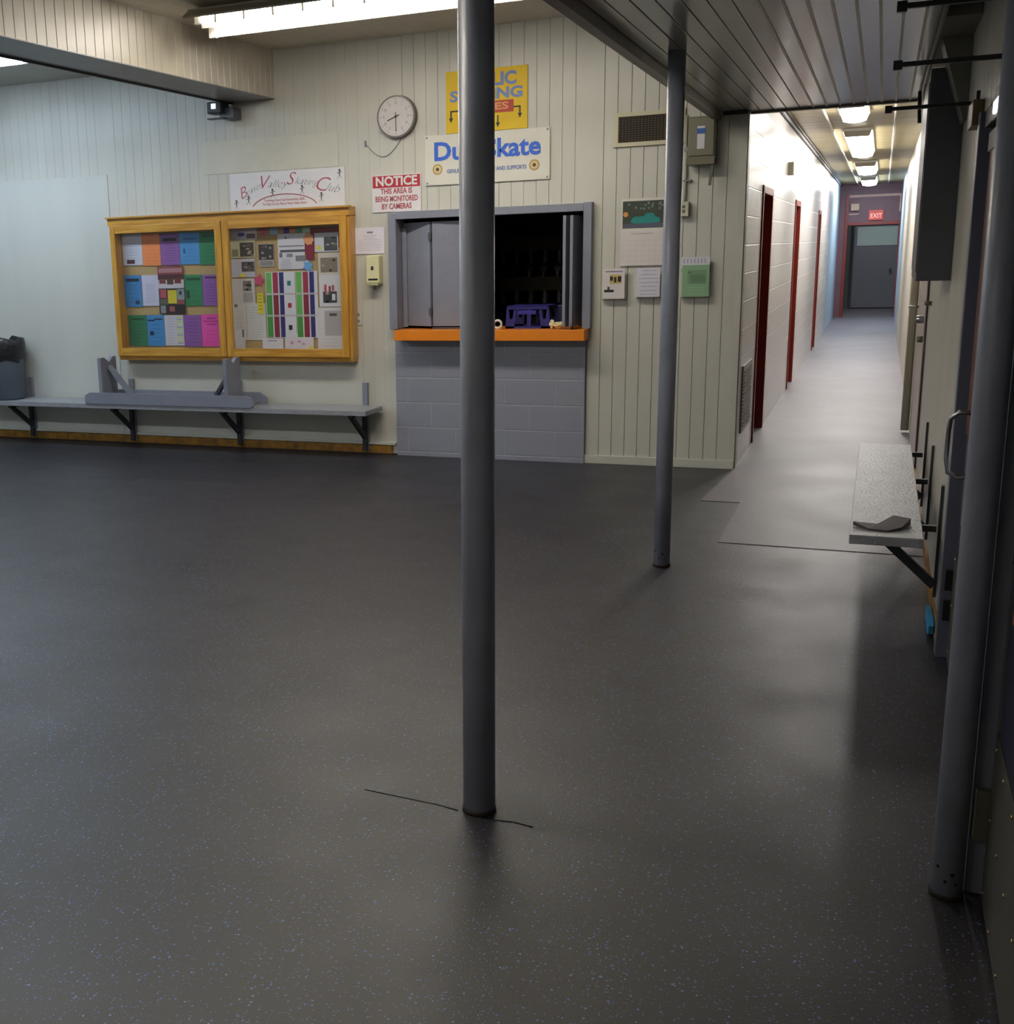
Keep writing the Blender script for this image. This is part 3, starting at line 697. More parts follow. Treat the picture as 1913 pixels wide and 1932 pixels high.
ROWS = [
 ((-6.058, 1.579, -5.854, 1.846), '#cfd2e2', 'white flyer with a dark red blot, top left of the case', lines(7, '#b3b5cc')+[(.2, .82, .6, .95, '#5b2a38')]),
 ((-5.852, 1.571, -5.668, 1.845), '#f08c4c', 'plain orange flyer in the top row of the case', lines(6, '#e07c3a')),
 ((-5.664, 1.572, -5.473, 1.839), '#8f5aa6', 'purple flyer with a black heading, top row of the case', [(.15, .15, .85, .25, '#2a1838')]+lines(8, '#6f4088')),
 ((-5.469, 1.573, -5.274, 1.838), '#4a93cf', 'sky blue flyer in the top row of the case', [(.2, .17, .85, .23, '#2f69a8')]+lines(6, '#3a7cbc')+[(.18, .5, .26, .65, '#24486e')]),
 ((-5.271, 1.565, -5.104, 1.834), '#2f8656', 'green flyer with dark heading, top right of the left pane', [(.15, .07, .95, .14, '#14502c')]+lines(6, '#1f6e42')),
 ((-6.062, 1.221, -5.885, 1.493), '#3d86c4', 'mid blue flyer with a black heading, left of the middle row', [(.12, .1, .88, .2, '#12263c')]+lines(5, '#2a68a4')+[(.6, .8, .85, .92, '#1c3c60')]),
 ((-5.879, 1.228, -5.705, 1.492), '#cccbe0', 'white letter beside the mid blue flyer in the middle row', lines(9, '#a9a9c2')),
 ((-5.441, 1.223, -5.267, 1.486), '#2d8252', 'green flyer with an oval mark right of the photo poster', [(.1, .1, .9, .18, '#14502c')]+lines(4, '#1f6e42')+[(.08, .5, .26, .76, '#183c26')]),
 ((-5.264, 1.222, -5.107, 1.482), '#9458ac', 'purple flyer at the right end of the middle row', [(.2, .06, .9, .12, '#3d2250')]+lines(7, '#6f4088')),
 ((-6.045, 0.88, -5.85, 1.149), '#2d7a50', 'green flyer at the left end of the bottom row', [(.15, .1, .85, .16, '#14502c')]+lines(6, '#1f6040')),
 ((-5.852, 0.88, -5.673, 1.148), '#3d88c6', 'bright blue flyer with a slanting heading in the bottom row', [(.06, .15, .45, .2, '#12263c'), (.45, .11, .9, .16, '#12263c')]+lines(5, '#2a68a4')+[(.15, .52, .38, .66, '#14304c')]),
 ((-5.669, 0.884, -5.476, 1.146), '#cdcbd4', 'white list with yellow and blue highlights in the bottom row', [(.65, .06+.13*i, .95, .12+.13*i, '#c8cf86') for i in range(7)]+[(.65, .13+.26*i, .95, .16+.26*i, '#8a97cc') for i in range(4)]+lines(10, '#b2b0bc', .08, .55, .1, .92)),
 ((-5.472, 0.875, -5.297, 1.145), '#8a56a2', 'purple flyer beside the pink one in the bottom row', lines(8, '#6a3f84', y0=.12)),
 ((-5.293, 0.876, -5.104, 1.15), '#e84fae', 'hot pink flyer at the right end of the bottom row', [(.3, .1, .75, .15, '#b02c80'), (.12, .2, .92, .24, '#b02c80'), (.25, .29, .8, .33, '#b02c80')]+lines(4, '#d23c98', y0=.5)),
]
for rect, col, lab, mk in ROWS: sheet('flyer', rect, col, lab, 'flyer', marks=mk, group='coloured flyers in the left pane')
po = [(0, 0, 1, .17, '#8c3f44'), (.05, .04, .95, .13, '#b08088'), (0, .17, 1, .28, '#4c2028'), (0, .28, 1, .46, '#c9c4c8'), (.05, .26, .3, .36, '#7a3c34'), (.35, .26, .6, .38, '#5a3430'), (.65, .24, .9, .36, '#6e2c2c'),
      (.05, .48, .3, .66, '#b0505c'), (.35, .50, .7, .78, '#d4c42c'), (.72, .48, 1, .7, '#8d98a0'), (.8, .52, .9, .6, '#2c3440'), (0, .68, .34, .8, '#5c5a50'), (0, .80, 1, 1, '#241a1c'), (.4, .84, .6, .95, '#9c5050'), (.05, .82, .25, .98, '#8a8a90'), (.7, .7, 1, .8, '#8c4a50')]
sheet('event_poster', (-5.705, 1.156, -5.445, 1.562), '#3c2c30', 'tall photo poster with a yellow badge in the middle of the left pane', 'poster', Y=8.770, marks=po)
G2 = 'papers in the right pane'
def photo(a, b_, c_, d_, hx='#4c443e', seed=1):
    rr = random.Random(seed); L = [(a, b_, c_, d_, hx)]
    for i in range(7):
        u = rr.uniform(a, c_-.1); v = rr.uniform(b_, d_-.08); L.append((u, v, min(c_, u+.13), min(d_, v+.09), rr.choice(['#8c8074', '#2a2624', '#a89a8c', '#6a5c50'])))
    return L
RP = [
 ('news_sheet', (-4.973, 1.759, -4.72, 1.856), '#cfcbd0', 'white clipping with a small blue block, top left of the right pane', [(.3, .4, .55, .7, '#3c4c9c'), (.62, .5, .95, .9, '#7a5c60')], 8.778),
 ('news_sheet', (-4.972, 1.611, -4.741, 1.759), '#b9b493', 'yellowed clipping with a group photo at the left of the right pane', photo(.38, .15, .95, .92, '#4e443c', 2)+[(.05, .5, .3, .9, '#8c8868')], 8.778),
 ('news_sheet', (-4.973, 1.454, -4.749, 1.604), '#c5c3ce', 'lilac white clipping with a wide photo and a yellow tab', photo(.44, .16, .98, .7, '#54484c', 3)+[(.36, .8, .57, .97, '#e6e23c')], 8.777),
 ('news_sheet', (-4.71, 1.534, -4.565, 1.72), '#b8b0ac', 'clipping with one tall dark portrait photo', photo(.02, .02, .98, .7, '#3c3838', 4)+[(.1, .74, .9, .95, '#8f8884')], 8.777),
 ('news_sheet', (-4.527, 1.509, -4.258, 1.794), '#d6d4da', 'large white newspaper page in the upper centre of the right pane', [(.05, .33, .9, .37, '#8c8c96'), (.08, .45, .95, .52, '#5c5c66'), (.05, .53, .15, .66, '#77777f'), (.3, .56, .5, .66, '#8a8a92'), (.6, .62, .95, .78, '#86868c'), (.25, .08, .32, .14, '#888')[:4]+('#888890',)]+lines(5, '#b4b4be', .05, .5, .72, .95), 8.776),
 ('maroon_poster', (-4.225, 1.665, -3.956, 1.833), '#7c2430', 'maroon poster corner at the top right of the right pane', [], 8.780),
 ('maroon_pennant', (-4.279, 1.581, -4.193, 1.738), '#84283a', 'narrow maroon pennant below the peach star', [], 8.7745),
 ('news_sheet', (-4.19, 1.64, -3.978, 1.79), '#d0d2da', 'white page with a grey team photo below the maroon poster', photo(.4, .22, .95, .95, '#4c4e54', 6), 8.776),
 ('news_sheet', (-4.163, 1.455, -3.963, 1.632), '#cfc8bc', 'cream page with a brown skaters photo at the right', photo(.1, .22, .85, .88, '#86786a', 7), 8.777),
 ('news_sheet', (-4.162, 1.202, -3.97, 1.456), '#dad8dc', 'white page with red coated figures at the right', photo(.18, .52, .82, .88, '#3c3a44', 8)+[(.25, .3, .35, .55, '#c04058'), (.45, .35, .55, .55, '#8a3c44'), (.6, .32, .7, .5, '#a85058'), (.6, .6, .75, .8, '#d8dce0')], 8.776),
 ('news_sheet', (-4.188, 0.86, -3.965, 1.196), '#dad6d6', 'white page with an inset grey sheet at the lower right', [(.3, .08, .98, .68, '#b5adac'), (.5, .14, .8, .21, '#5a5454')]+lines(3, '#c6c0c0', .1, .9, .76, .92), 8.777),
 ('news_sheet', (-4.981, 1.237, -4.759, 1.441), '#cccac8', 'pale clipping with a small portrait at the left of the right pane', photo(.5, .08, .86, .5, '#807a74', 9)+[(.5, .55, .9, .95, '#a8a6a0')], 8.777),
 ('news_sheet', (-4.98, 0.931, -4.666, 1.237), '#d2d0cc', 'large faded white page at the lower left of the right pane', [(.05, .02, .15, .1, '#7a7468'), (.4, .05, .42, .95, '#b8b6b0')]+lines(12, '#bab8b2', .05, .36, .15, .92)+lines(12, '#c0beb8', .48, .95, .1, .92), 8.779),
 ('curled_page', (-4.97, 0.857, -4.87, 1.02), '#d8d8dc', 'curled white page corner at the bottom left of the right pane', [(.75, .0, .9, .4, '#5c5c60')], 8.774),
 ('news_sheet', (-4.706, 0.858, -4.51, 0.945), '#dcdade', 'small white note at the bottom of the right pane', [(.25, .15, .7, .3, '#aaa4ae')]+lines(2, '#c2bcc4', y0=.5, y1=.7), 8.776),
 ('news_sheet', (-4.494, 0.859, -4.228, 0.984), '#dcd4da', 'white note with pink marks at the bottom centre of the right pane', [(.2, .5, .3, .7, '#cf90a8'), (.45, .45, .55, .6, '#d49ab0'), (.6, .6, .7, .75, '#d4a0b4')], 8.7755),
]
for nm, rect, col, lab, mk, Y in RP: sheet(nm, rect, col, lab, 'clipping' if 'news' in nm else 'paper', Y=Y, marks=mk, group=G2)
for i, (rect, col, lab) in enumerate([((-4.593, 1.794, -4.52, 1.845), '#a9c4dc', 'pale blue card at the top edge of the right pane'), ((-4.468, 1.799, -4.417, 1.841), '#5c3c98', 'purple card at the top edge of the right pane'), ((-4.41, 1.801, -4.359, 1.835), '#dc9468', 'peach card at the top edge of the right pane'), ((-4.345, 1.801, -4.301, 1.836), '#3c9c8c', 'teal card at the top edge of the right pane'), ((-4.294, 1.796, -4.23, 1.84), '#b4d0b0', 'mint card at the top edge of the right pane')]):
    sheet('card', rect, col, lab, 'card', Y=8.7755, group='small cards along the top of the right pane')
def star(cx, cz, R, col, lab, n=5, Y=8.7735, rot=.2, k=.55):
    pts = [(cx+R*(1 if i % 2 == 0 else k)*math.sin(rot+math.pi*i/n), cz+R*(1 if i % 2 == 0 else k)*math.cos(rot+math.pi*i/n)) for i in range(2*n)]
    tag(MB().prism(pts, 1, Y, Y+.001).build('paper_star', pc(col)), lab, 'paper star', 'cut-out paper stars in the right pane')
star(-4.655, 1.82, .048, '#d06488', 'pink paper star at the top of the right pane')
star(-4.715, 1.425, .058, '#c4486c', 'deep pink paper star left of the coloured chart')
star(-4.243, 1.745, .052, '#e0a070', 'peach paper star above the maroon pennant', n=8, k=.8)
star(-4.255, 1.53, .055, '#6ca8dc', 'light blue paper star below the newspaper page', n=6)
star(-4.15, 1.673, .026, '#e2d23c', 'small yellow paper star beside the grey team photo', n=6)
star(-4.262, .873, .02, '#e2dc3c', 'tiny yellow paper star at the bottom of the right pane')
sheet('yellow_strip', (-4.738, 1.15, -4.681, 1.321), '#d8cc34', 'tall yellow paper strip left of the green bars', 'paper', Y=8.7745, marks=[(.2, .1+.16*i, .8, .16+.16*i, '#b0a41c') for i in range(5)])
cn = 0
for ci, x0 in enumerate((-4.655, -4.375)):
    for ri, (z0, z1) in enumerate(((1.312, 1.492), (1.135, 1.308), (.95, 1.131))):
        W = .275 if ci == 0 else .20
        gcol = '#6cb858' if (ri == 0 or ci == 1) and not (ci == 1 and ri == 2) else '#48983a'
        mk = [(.02, .03, .02+.052/W, .97, gcol), (.02+.064/W, .03, .02+.112/W, .97, '#8c2438' if ri else '#a8304c'), (.02+.124/W, .03, .02+.165/W, .97, '#302c74')]
        if W > .25: mk.append((.74, .42, .86, .64, ['#2c8088', '#b03038', '#38203c'][ri]))
        lab = 'chart sheet of green, maroon and navy bars, %s column, %s' % (('left', 'right')[ci], ('top', 'middle', 'bottom')[ri])
        sheet('chart_sheet', (x0, z0, x0+W, z1), '#dcdadf', lab, 'chart', Y=8.7752, marks=mk, group='colour bar chart sheets')

# ------------------------------------------------------------------ signs
YS = YB-.012
cs = thing('club_sign', (-4.43, YS, 1.995), 'long white skating club sign with hand drawn script, above the notice case', 'sign')
MB().box(-4.955, -3.913, YS, YB-.003, 1.992, 2.292).build('sign_board', pc('#dcdce0'), cs)
RI = mat('red_script', '#b04c5c', .5); GI = mat('grey_script', '#5c5a60', .5)
def script(word, cx, cz, size, rot):
    c0, s0 = math.cos(rot), math.sin(rot)
    text(word[0], cx, cz, size*1.75, YS-.0008, RI, cs, shear=.35, rot=-rot, bold=-.0022)
    L = len(word)-1; wd_ = L*size*.42
    text(word[1:], cx+(wd_/2+size*.45)*c0, cz+(wd_/2+size*.45)*s0-size*.12, size, YS-.0008, GI, cs, shear=.5, rot=-rot, width=wd_, bold=-.0022)
script('Beaver', -4.84, 2.13, .075, .38); script('Valley', -4.655, 2.205, .09, -.02)
script('Skating', -4.40, 2.225, .085, -.12); script('Club', -4.125, 2.17, .095, -.22)
b = MB(); pts = []
for i in range(25):
    a = math.pi*(.08+.84*i/24); pts.append((-4.455+.30*math.cos(a), YS-.001, 1.995+.115*math.sin(a)))
b.tube(pts, .0035, 6).build('arc_line', RI, cs)
text('Teaching Good Sportsmanship Skills', -4.455, 2.065, .028, YS-.0008, RI, cs, width=.37)
text('To Help You Go Places! Never Skate Alone', -4.455, 2.035, .028, YS-.0008, RI, cs, width=.40)
b = MB()
for px, pz in ((-4.90, 2.045), (-4.785, 2.075), (-4.56, 2.12), (-4.29, 2.135), (-4.12, 2.07), (-3.955, 2.24)):
    b.cyl((px, YS-.0012, pz+.028), (px, YS, pz+.028), .010, 10).bar((px, YS-.001, pz+.02), (px, YS-.001, pz-.012), (1, 0, 0), .009, .001)
    b.bar((px-.022, YS-.001, pz+.006), (px+.022, YS-.001, pz+.016), (0, 0, 1), .005, .001).bar((px, YS-.001, pz-.01), (px-.018, YS-.001, pz-.034), (0, 0, 1), .005, .001).bar((px, YS-.001, pz-.01), (px+.016, YS-.001, pz-.034), (0, 0, 1), .005, .001)
b.build('skater_doodles', GI, cs)
ns = thing('notice_sign', (-3.475, YS, 1.93), 'white notice sign with red header about cameras', 'sign')
MB().box(-3.678, -3.27, YS, YB-.003, 1.928, 2.208, .002).build('sign_board', pc('#e2dcde'), ns)
MB().box(-3.672, -3.276, YS-.001, YS, 2.112, 2.202).build('red_header', pc('#b42c3c'), ns)
text('NOTICE', -3.474, 2.157, .095, YS-.002, WHITE, ns, width=.345, bold=.003)
nr = mat('notice_red', '#b05058', .5)
for s_, z, wd_ in (('THIS AREA IS', 2.083, .265), ('BEING MONITORED', 2.025, .355), ('BY CAMERAS', 1.968, .25)): text(s_, -3.474, z, .058, YS-.001, nr, ns, width=wd_, bold=.0015)
ys = thing('public_skating_sign', (-2.745, YS, 2.48), 'yellow public skating sign with blue letters and black arrows', 'sign')
YEL = pc('#e6c008')
MB().box(-3.06, -2.43, YS, YB-.003, 2.48, 2.922, .002).build('sign_board', YEL, ys)
LB = mat('sky_blue_letters', '#6c86c4', .5)
text('PUBLIC', -2.725, 2.838, .125, YS-.001, LB, ys, width=.42, bold=.005)
text('SKATING', -2.745, 2.738, .105, YS-.001, LB, ys, width=.56, bold=.004)
MB().box(-2.955, -2.535, YS-.002, YS, 2.605, 2.69).build('red_band', pc('#b83c2c'), ys)
text('PRICES', -2.745, 2.648, .07, YS-.003, pc('#e0a060'), ys, width=.34, bold=.002)
b = MB()
def arrow(x, zt, zb): b.box(x-.005, x+.005, YS-.002, YS, zb+.03, zt).prism([(x-.016, zb+.035), (x+.016, zb+.035), (x, zb)], 1, YS-.002, YS)
arrow(-2.655, 2.585, 2.50); arrow(-2.835, 2.585, 2.50); arrow(-2.487, 2.64, 2.555); arrow(-3.02, 2.64, 2.555)
b.box(-2.535, -2.482, YS-.002, YS, 2.632, 2.642).box(-3.025, -2.955, YS-.002, YS, 2.632, 2.642)
b.build('arrows', INK, ys)
ds = thing('rental_sign', (-2.745, YS, 2.11), 'white board with large blue skate lettering above the serving window', 'sign')
MB().box(-3.235, -2.258, YS-.004, YB-.003, 2.108, 2.478, .006).build('sign_board', SIGNW, ds)
BLU = mat('blue_letters', '#2a62d0', .45)
text('DuraSkate', -2.745, 2.348, .185, YS-.006, BLU, ds, width=.83, bold=.0055)
text('GENUINE RENTAL SKATES AND SUPPORTS', -2.745, 2.205, .04, YS-.006, mat('dull_blue_letters', '#6478b0', .5), ds, width=.62, bold=.001)
for x_, z_ in ((-3.13, 2.225), (-2.375, 2.215)):
    MB().cyl((x_, YS-.006, z_), (x_, YS-.004, z_), .040, 24).build('gold_badge', pc('#b89a58'), ds)
    MB().cyl((x_, YS-.007, z_), (x_, YS-.0055, z_), .027, 24).build('badge_ring', pc('#d8c89c'), ds)
    MB().cyl((x_, YS-.008, z_), (x_, YS-.006, z_), .014, 12).build('badge_centre', pc('#5c4414'), ds)
for x_, z_ in ((-3.215, 2.46), (-2.278, 2.46), (-3.215, 2.125), (-2.278, 2.125)): MB().cyl((x_, YS-.007, z_), (x_, YS-.003, z_), .008, 10).build('screw', GREYINK, ds)

# clock
ck = thing('wall_clock', (-3.452, YB, 2.475), 'round white wall clock with dark rim and dangling cord', 'clock')
cx_, cz_ = -3.452, 2.632
MB().cyl((cx_, YB-.002, cz_), (cx_, YB-.05, cz_), .160, 48, .156).build('rim', mat('clock_rim', '#6e6a62', .35, metal=.3), ck)
MB().cyl((cx_, YB-.0505, cz_), (cx_, YB-.052, cz_), .143, 48).build('face', pc('#d6d0d0'), ck)
b = MB()
for i in range(60):
    a = i*math.pi/30; r1, r2, ww = (.118, .134, .0022) if i % 5 == 0 else (.129, .134, .0009)
    b.bar((cx_+r1*math.sin(a), YB-.0526, cz_+r1*math.cos(a)), (cx_+r2*math.sin(a), YB-.0526, cz_+r2*math.cos(a)), (math.cos(a), 0, -math.sin(a)), ww*2, .0006)
b.build('minute_marks', GREYINK, ck)
for i in range(1, 13):
    a = i*math.pi/6; text(str(i), cx_+.1*math.sin(a), cz_+.1*math.cos(a), .03, YB-.0526, GREYINK, ck, name='numeral')
def hand(a, L, ww, nm):
    MB().bar((cx_-.03*math.sin(a), YB-.054, cz_-.03*math.cos(a)), (cx_+L*math.sin(a), YB-.054, cz_+L*math.cos(a)), (math.cos(a), 0, -math.sin(a)), ww, .001).build(nm, INK, ck)
hand(math.radians(179), .105, .006, 'minute_hand'); hand(math.radians(248), .075, .008, 'hour_hand')
MB().cyl((cx_, YB-.052, cz_), (cx_, YB-.057, cz_), .009, 14).build('hub', INK, ck)
pts = []
for i in range(15):
    t_ = i/14; pts.append((-3.72+.30*t_, YB-.008, 2.445+.035*t_-.115*math.sin(math.pi*t_)))
MB().tube(pts, .003, 6).build('cord', GREYINK, ck)
MB().box(-3.735, -3.722, YB-.015, YB-.001, 2.43, 2.475).build('wall_hook', GREYINK, ck)
# camera / flood box under beam
fl_ = thing('floodlight', (-4.96, 8.7, 2.72), 'dark grey floodlight box under the ceiling beam at the wall', 'light')
MB().box(-4.95, -4.82, 8.66, 8.797, 2.715, 2.80, .006).build('bracket_box', GREYD, fl_)
MB().box(-5.03, -4.90, 8.60, 8.74, 2.755, 2.845, .01).build('lamp_head', CHAR, fl_)
MB().box(-4.985, -4.945, 8.592, 8.60, 2.79, 2.83).build('lamp_glass', mat('flood_glass', '#e8f0f8', .2, emit=(.7, (.9, .95, 1))), fl_)
MB().box(-5.03, -4.88, 8.60, 8.66, 2.712, 2.722).build('lower_lip', CHAR, fl_)
# paper and dispenser, outlet
sheet('paper_notice', (-3.84, 1.612, -3.585, 1.816), '#e0dce6', 'white typed notice above the hand sanitiser dispenser', 'notice', Y=YB-.009, marks=[(.42, .15, .62, .22, '#8c8894')]+lines(2, '#b8b4c0', .25, .75, .3, .38, 3)+lines(6, '#c2bec8', .1, .9, .45, .85, 4))
dp = thing('soap_dispenser', (-3.665, 8.76, 1.35), 'cream wall-mounted sanitiser dispenser left of the serving window', 'dispenser')
CR = pc('#dcd6a8')
MB().box(-3.72, -3.605, 8.72, 8.799, 1.375, 1.60, .012).build('cover', CR, dp)
MB().box(-3.715, -3.61, 8.70, 8.725, 1.365, 1.395, .004).build('push_bar', pc('#b3ad84'), dp)
MB().box(-3.675, -3.655, 8.7185, 8.721, 1.485, 1.515).box(-3.70, -3.62, 8.7185, 8.7205, 1.405, 1.42).build('label_print', INK, dp)
MB().cyl((-3.66, 8.75, 1.33), (-3.66, 8.75, 1.38), .012, 12).build('nozzle', GREYINK, dp)
ol = thing('wall_outlet', (-3.83, YB, 1.07), 'cream painted double wall outlet low beside the notice case', 'outlet')
MB().box(-3.865, -3.79, YB-.007, YB, 1.05, 1.165, .002).build('cover_plate', CREAM, ol)
MB().box(-3.84, -3.815, YB-.009, YB-.006, 1.12, 1.145).box(-3.84, -3.815, YB-.009, YB-.006, 1.07, 1.095).build('sockets', GREYINK, ol)

# right of the window: vent, disconnect box, calendar, papers
vt = thing('wall_vent', (-1.55, YB, 2.30), 'cream framed dark wire vent high on the wall behind the far post', 'vent')
b = MB().box(-1.80, -1.765, YB-.02, YB, 2.30, 2.532).box(-1.34, -1.305, YB-.02, YB, 2.30, 2.532).box(-1.765, -1.34, YB-.02, YB, 2.30, 2.328).box(-1.765, -1.34, YB-.02, YB, 2.504, 2.532)
b.build('vent_frame', pc('#cfc9ac'), vt)
MB().box(-1.765, -1.34, YB-.004, YB-.001, 2.328, 2.504).build('dark_opening', mat('vent_dark', '#251f18', .7), vt)
b = MB()
for i in range(19): b.box(-1.76+i*.0225, -1.7575+i*.0225, YB-.012, YB-.009, 2.328, 2.504)
for i in range(11): b.box(-1.765, -1.34, YB-.013, YB-.010, 2.34+i*.0155, 2.342+i*.0155)
b.build('wire_grid', mat('vent_wire', '#6c5c44', .5), vt)
eb = thing('disconnect_switch', (-1.18, 8.75, 2.14), 'olive grey electrical disconnect box with blue label, top right of back wall', 'electrical box')
MB().box(-1.268, -1.085, 8.69, 8.799, 2.15, 2.46, .004).build('enclosure', OLIVE, eb)
MB().box(-1.262, -1.095, 8.680, 8.69, 2.20, 2.45, .003).build('cover', mat('olive_cover', '#757260', .4, metal=.2), eb)
MB().box(-1.275, -1.085, 8.672, 8.75, 2.14, 2.18, .003).build('lower_lip', OLIVE, eb)
MB().box(-1.205, -1.155, 8.677, 8.681, 2.245, 2.395).build('white_label', PAPER, eb)
MB().box(-1.208, -1.152, 8.675, 8.678, 2.345, 2.38).build('blue_label', pc('#3a66b4'), eb)
MB().bar((-1.10, 8.70, 2.14), (-1.115, 8.70, 2.0), (1, 0, 0), .018, .02).build('lever', OLIVE, eb)
oc = thing('outlet_box', (-1.29, 8.78, 1.80), 'surface mounted switch box fed by a thin conduit beside the far post', 'outlet')
MB().box(-1.322, -1.258, 8.745, 8.799, 1.80, 1.90, .004).build('switch_box', pc('#c6c4b0'), oc)
MB().box(-1.30, -1.28, 8.742, 8.746, 1.855, 1.875).box(-1.30, -1.28, 8.742, 8.746, 1.825, 1.845).build('sockets', OLIVE, oc)
MB().tube([(-1.292, 8.782, 1.9), (-1.290, 8.782, 1.95), (-1.289, 8.782, 2.1), (-1.289, 8.782, 2.25), (-1.295, 8.782, 2.3), (-1.295, 8.782, 2.485)], .009, 8).build('conduit', pc('#a5a28f'), oc)
MB().box(-1.302, -1.278, 8.77, 8.799, 2.24, 2.27).box(-1.305, -1.25, 8.77, 8.799, 2.04, 2.05).build('conduit_clip', GREYINK, oc)
cl_ = thing('wall_calendar', (-1.57, YB-.01, 1.468), 'wall calendar with a teal pickup photo, hanging behind the far post', 'calendar')
MB().box(-1.732, -1.42, YB-.012, YB-.009, 1.70, 1.94).build('photo_page', pc('#d9d6cc'), cl_)
MB().box(-1.735, -1.42, YB-.016, YB-.012, 1.468, 1.715).build('month_page', pc('#dcd4d2'), cl_)
Yc = YB-.0125
MB().box(-1.722, -1.43, Yc, Yc+.001, 1.732, 1.922).build('photo_background', pc('#3b4438'), cl_)
MB().box(-1.722, -1.43, Yc-.0005, Yc+.0005, 1.732, 1.765).build('photo_road', pc('#5a5a6c'), cl_)
b = MB()
for i in range(14):
    x_ = random.uniform(-1.71, -1.45); z_ = random.uniform(1.85, 1.90); b.box(x_, x_+.012, Yc-.001, Yc, z_, z_+random.uniform(.01, .02))
b.build('photo_foliage', pc('#7c8c7c'), cl_)
MB().cyl((-1.70, Yc-.001, 1.83), (-1.70, Yc, 1.83), .018, 14).build('photo_lamp', pc('#d89048'), cl_)
MB().prism([(-1.665, 1.775), (-1.655, 1.80), (-1.64, 1.812), (-1.57, 1.815), (-1.555, 1.835), (-1.505, 1.835), (-1.49, 1.81), (-1.46, 1.80), (-1.455, 1.77), (-1.5, 1.765), (-1.64, 1.765)], 1, Yc-.0015, Yc).build('photo_truck', pc('#1f8a84'), cl_)
b = MB().box(-1.66, -1.50, YB-.0168, YB-.016, 1.690, 1.697)
for i in range(5): b.box(-1.72, -1.43, YB-.0165, YB-.016, 1.50+i*.036, 1.501+i*.036)
for i in range(7): b.box(-1.72+i*.0475, -1.719+i*.0475, YB-.0165, YB-.016, 1.50, 1.66)
b.build('date_grid', pc('#bcb4b8'), cl_)
def leaflet(rect, col, label, marks, holder=True, Y=YB-.05):
    x0, z0, x1, z1 = rect
    o = thing('leaflet_holder', ((x0+x1)/2, YB-.03, z0), label, 'leaflet', 'leaflet holders by the far post')
    MB().box(x0-.012, x1+.003, Y+.012, YB-.001, z0-.004, z1-.05, .002).build('holder', pc('#c9c7ba'), o)
    MB().box(x0, x1, Y, Y+.010, z0, z1).build('leaflets', pc(col), o)
    byc = {}
    for a, b_, c_, d_, hx in marks: byc.setdefault(hx, []).append((a, b_, c_, d_))
    k = 1
    for hx, L in byc.items():
        m = MB()
        for a, b_, c_, d_ in L: m.box(x0+a*(x1-x0), x0+c_*(x1-x0), Y-.0005*k, Y, z1-d_*(z1-z0), z1-b_*(z1-z0))
        m.build('print', pc(hx), o); k += .6
leaflet((-1.845, 1.235, -1.69, 1.452), '#dcd6d4', 'leaflet holder with black figures, nearest the serving window', [(.1, .08, .9, .12, '#8a809c'), (.3, .2, .85, .5, '#c8b070'), (.32, .26, .45, .4, '#241c18'), (.5, .28, .62, .46, '#3c2414'), (.68, .26, .84, .44, '#1c1814'), (.05, .7, .5, .78, '#221e28'), (.2, .6, .3, .72, '#4a4650')])
leaflet((-1.605, 1.245, -1.44, 1.45), '#d8d6e2', 'leaflet holder of lined lilac sheets under the calendar', lines(7, '#a09cb8', .1, .95, .08, .9, 2, .02))
leaflet((-1.285, 1.242, -1.10, 1.462), '#8cb48c', 'leaflet holder of green sheets right of the far post', [(.2, .16, .9, .6, '#7c9c7c'), (.22, .2, .32, .26, '#5c7c5c'), (.3, .3, .85, .55, '#6c8c6c')]+lines(3, '#a4c8a0', .1, .9, .7, .9, 5))
sheet('white_slip', (-1.30, 1.44, -1.10, 1.518), '#d6d4e0', 'white slip sticking up behind the green leaflets', 'paper', Y=YB-.037, marks=[(.1+.12*i, .15, .13+.12*i, .55, '#9c98b4') for i in range(7)])

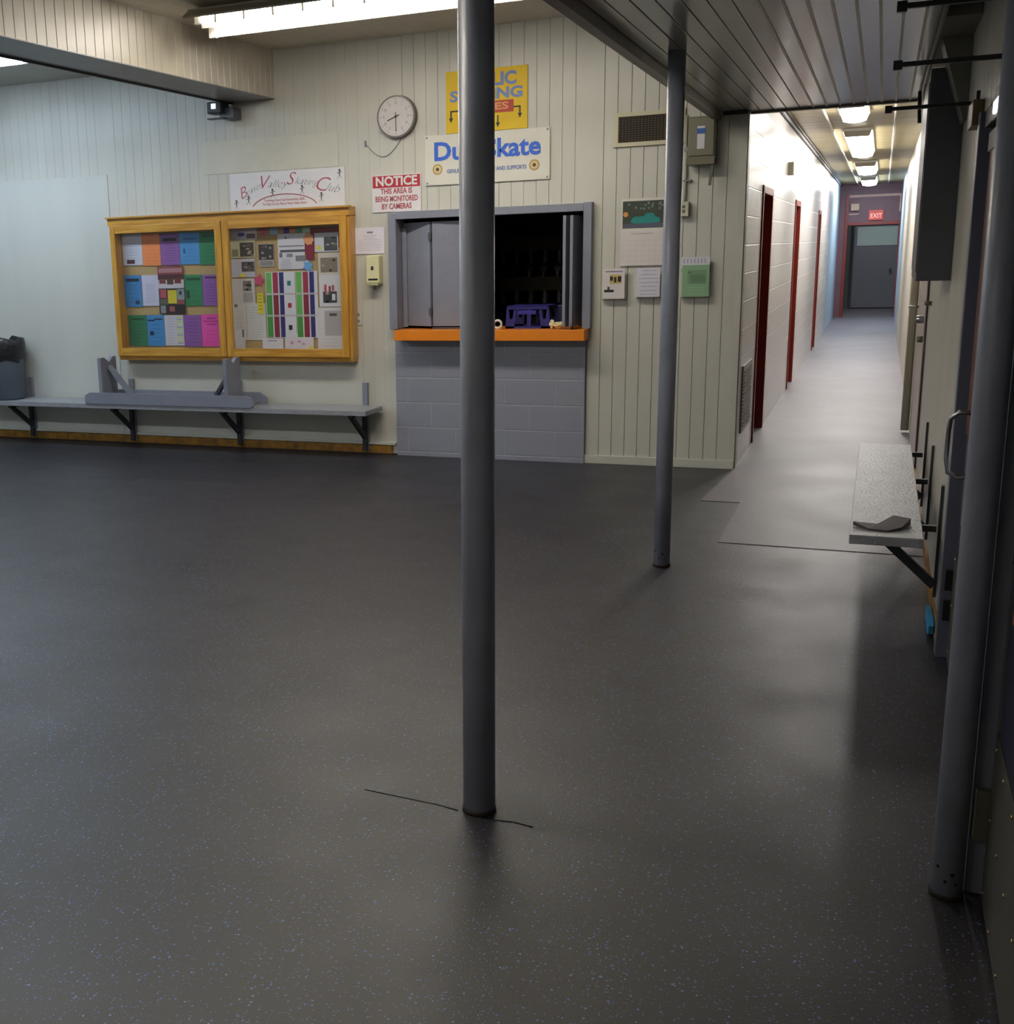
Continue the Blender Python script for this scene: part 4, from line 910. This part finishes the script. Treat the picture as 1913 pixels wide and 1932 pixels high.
# ------------------------------------------------------------------ left bench, upturned bench, bin
lb = thing('wall_bench', (-5.4, 8.6, 0), 'long pale grey bench on brackets below the notice case', 'bench')
MB().box(-7.65, -3.62, 8.41, 8.765, .362, .402, .003).build('plank', BENCHG, lb)
for xb in (-7.19, -6.06, -4.955, -3.775):
    MB().box(xb-.022, xb+.022, 8.765, 8.796, .03, .585).build('bracket_upright', GREY, lb)
    MB().box(xb-.018, xb+.018, 8.735, 8.766, .03, .362).bar((xb, 8.47, .35), (xb, 8.76, .13), (1, 0, 0), .03, .036).box(xb-.015, xb+.015, 8.45, 8.765, .335, .361).build('bracket', CHAR, lb)
ub = thing('upturned_bench', (-5.45, 8.6, .402), 'small grey wooden bench lying upside down on the long bench', 'bench')
MB().box(-6.2, -4.7, 8.425, 8.69, .4035, .425).build('seat_board', GREY, ub)
MB().prism([(-6.30, .4035), (-4.64, .4035), (-4.61, .43), (-4.64, .485), (-4.69, .50), (-6.25, .50), (-6.30, .475)], 1, 8.40, 8.425).build('apron', GREY, ub)
MB().prism([(-6.30, .4035), (-4.66, .4035), (-4.63, .43), (-4.64, .46), (-4.70, .50), (-6.25, .50), (-6.30, .475)], 1, 8.67, 8.695).build('apron', GREY, ub)
for xl in (-6.16, -4.905):
    MB().prism([(8.428, .425), (8.658, .425), (8.658, .80), (8.61, .80), (8.55, .755), (8.485, .80), (8.428, .80)], 0, xl, xl+.035).build('leg', GREY, ub)
MB().bar((-6.125, 8.55, .72), (-5.88, 8.55, .44), (0, 1, 0), .06, .025).build('brace', GREY, ub)
MB().bar((-4.905, 8.55, .68), (-5.08, 8.55, .44), (0, 1, 0), .06, .025).build('brace', GREYD, ub)
tb = thing('waste_bin', (-7.29, 8.58, .402), 'grey waste bin with black liner standing at the left end of the bench', 'bin')
MB().lathe([(.135, 0), (.15, .02), (.165, .40), (.17, .50), (.16, .50), (.14, .05)], (-7.29, 8.58, .403)).build('bin_body', pc('#5d6572'), tb)
b = MB().lathe([(.172, .36), (.182, .40), (.185, .50), (.178, .545), (.15, .555), (.14, .48)], (-7.29, 8.58, .403))
for v in b.bm.verts:
    a = math.atan2(v.co.y-8.58, v.co.x+7.29); v.co.z += .018*math.sin(5*a)+.01*math.sin(11*a+1)
b.build('liner_bag', mat('bag_plastic', '#2a2a2c', .3, bump=.6, bscale=30), tb)
# unseen fill light added to brighten the far vestibule door
vl = thing('vestibule_fill', (-.15, 29.6, 2.7), 'added fill light on the vestibule ceiling in front of the far grey door', 'ceiling light')
MB().box(-.45, .15, 29.5, 29.8, 2.66, 2.742, .004).build('lamp_body', WHITE, vl)
MB().box(-.43, .13, 29.52, 29.78, 2.645, 2.66).build('lens', mat('vestibule_fill_lens', '#ffffff', .3, emit=(30, (.9, .95, 1))), vl)
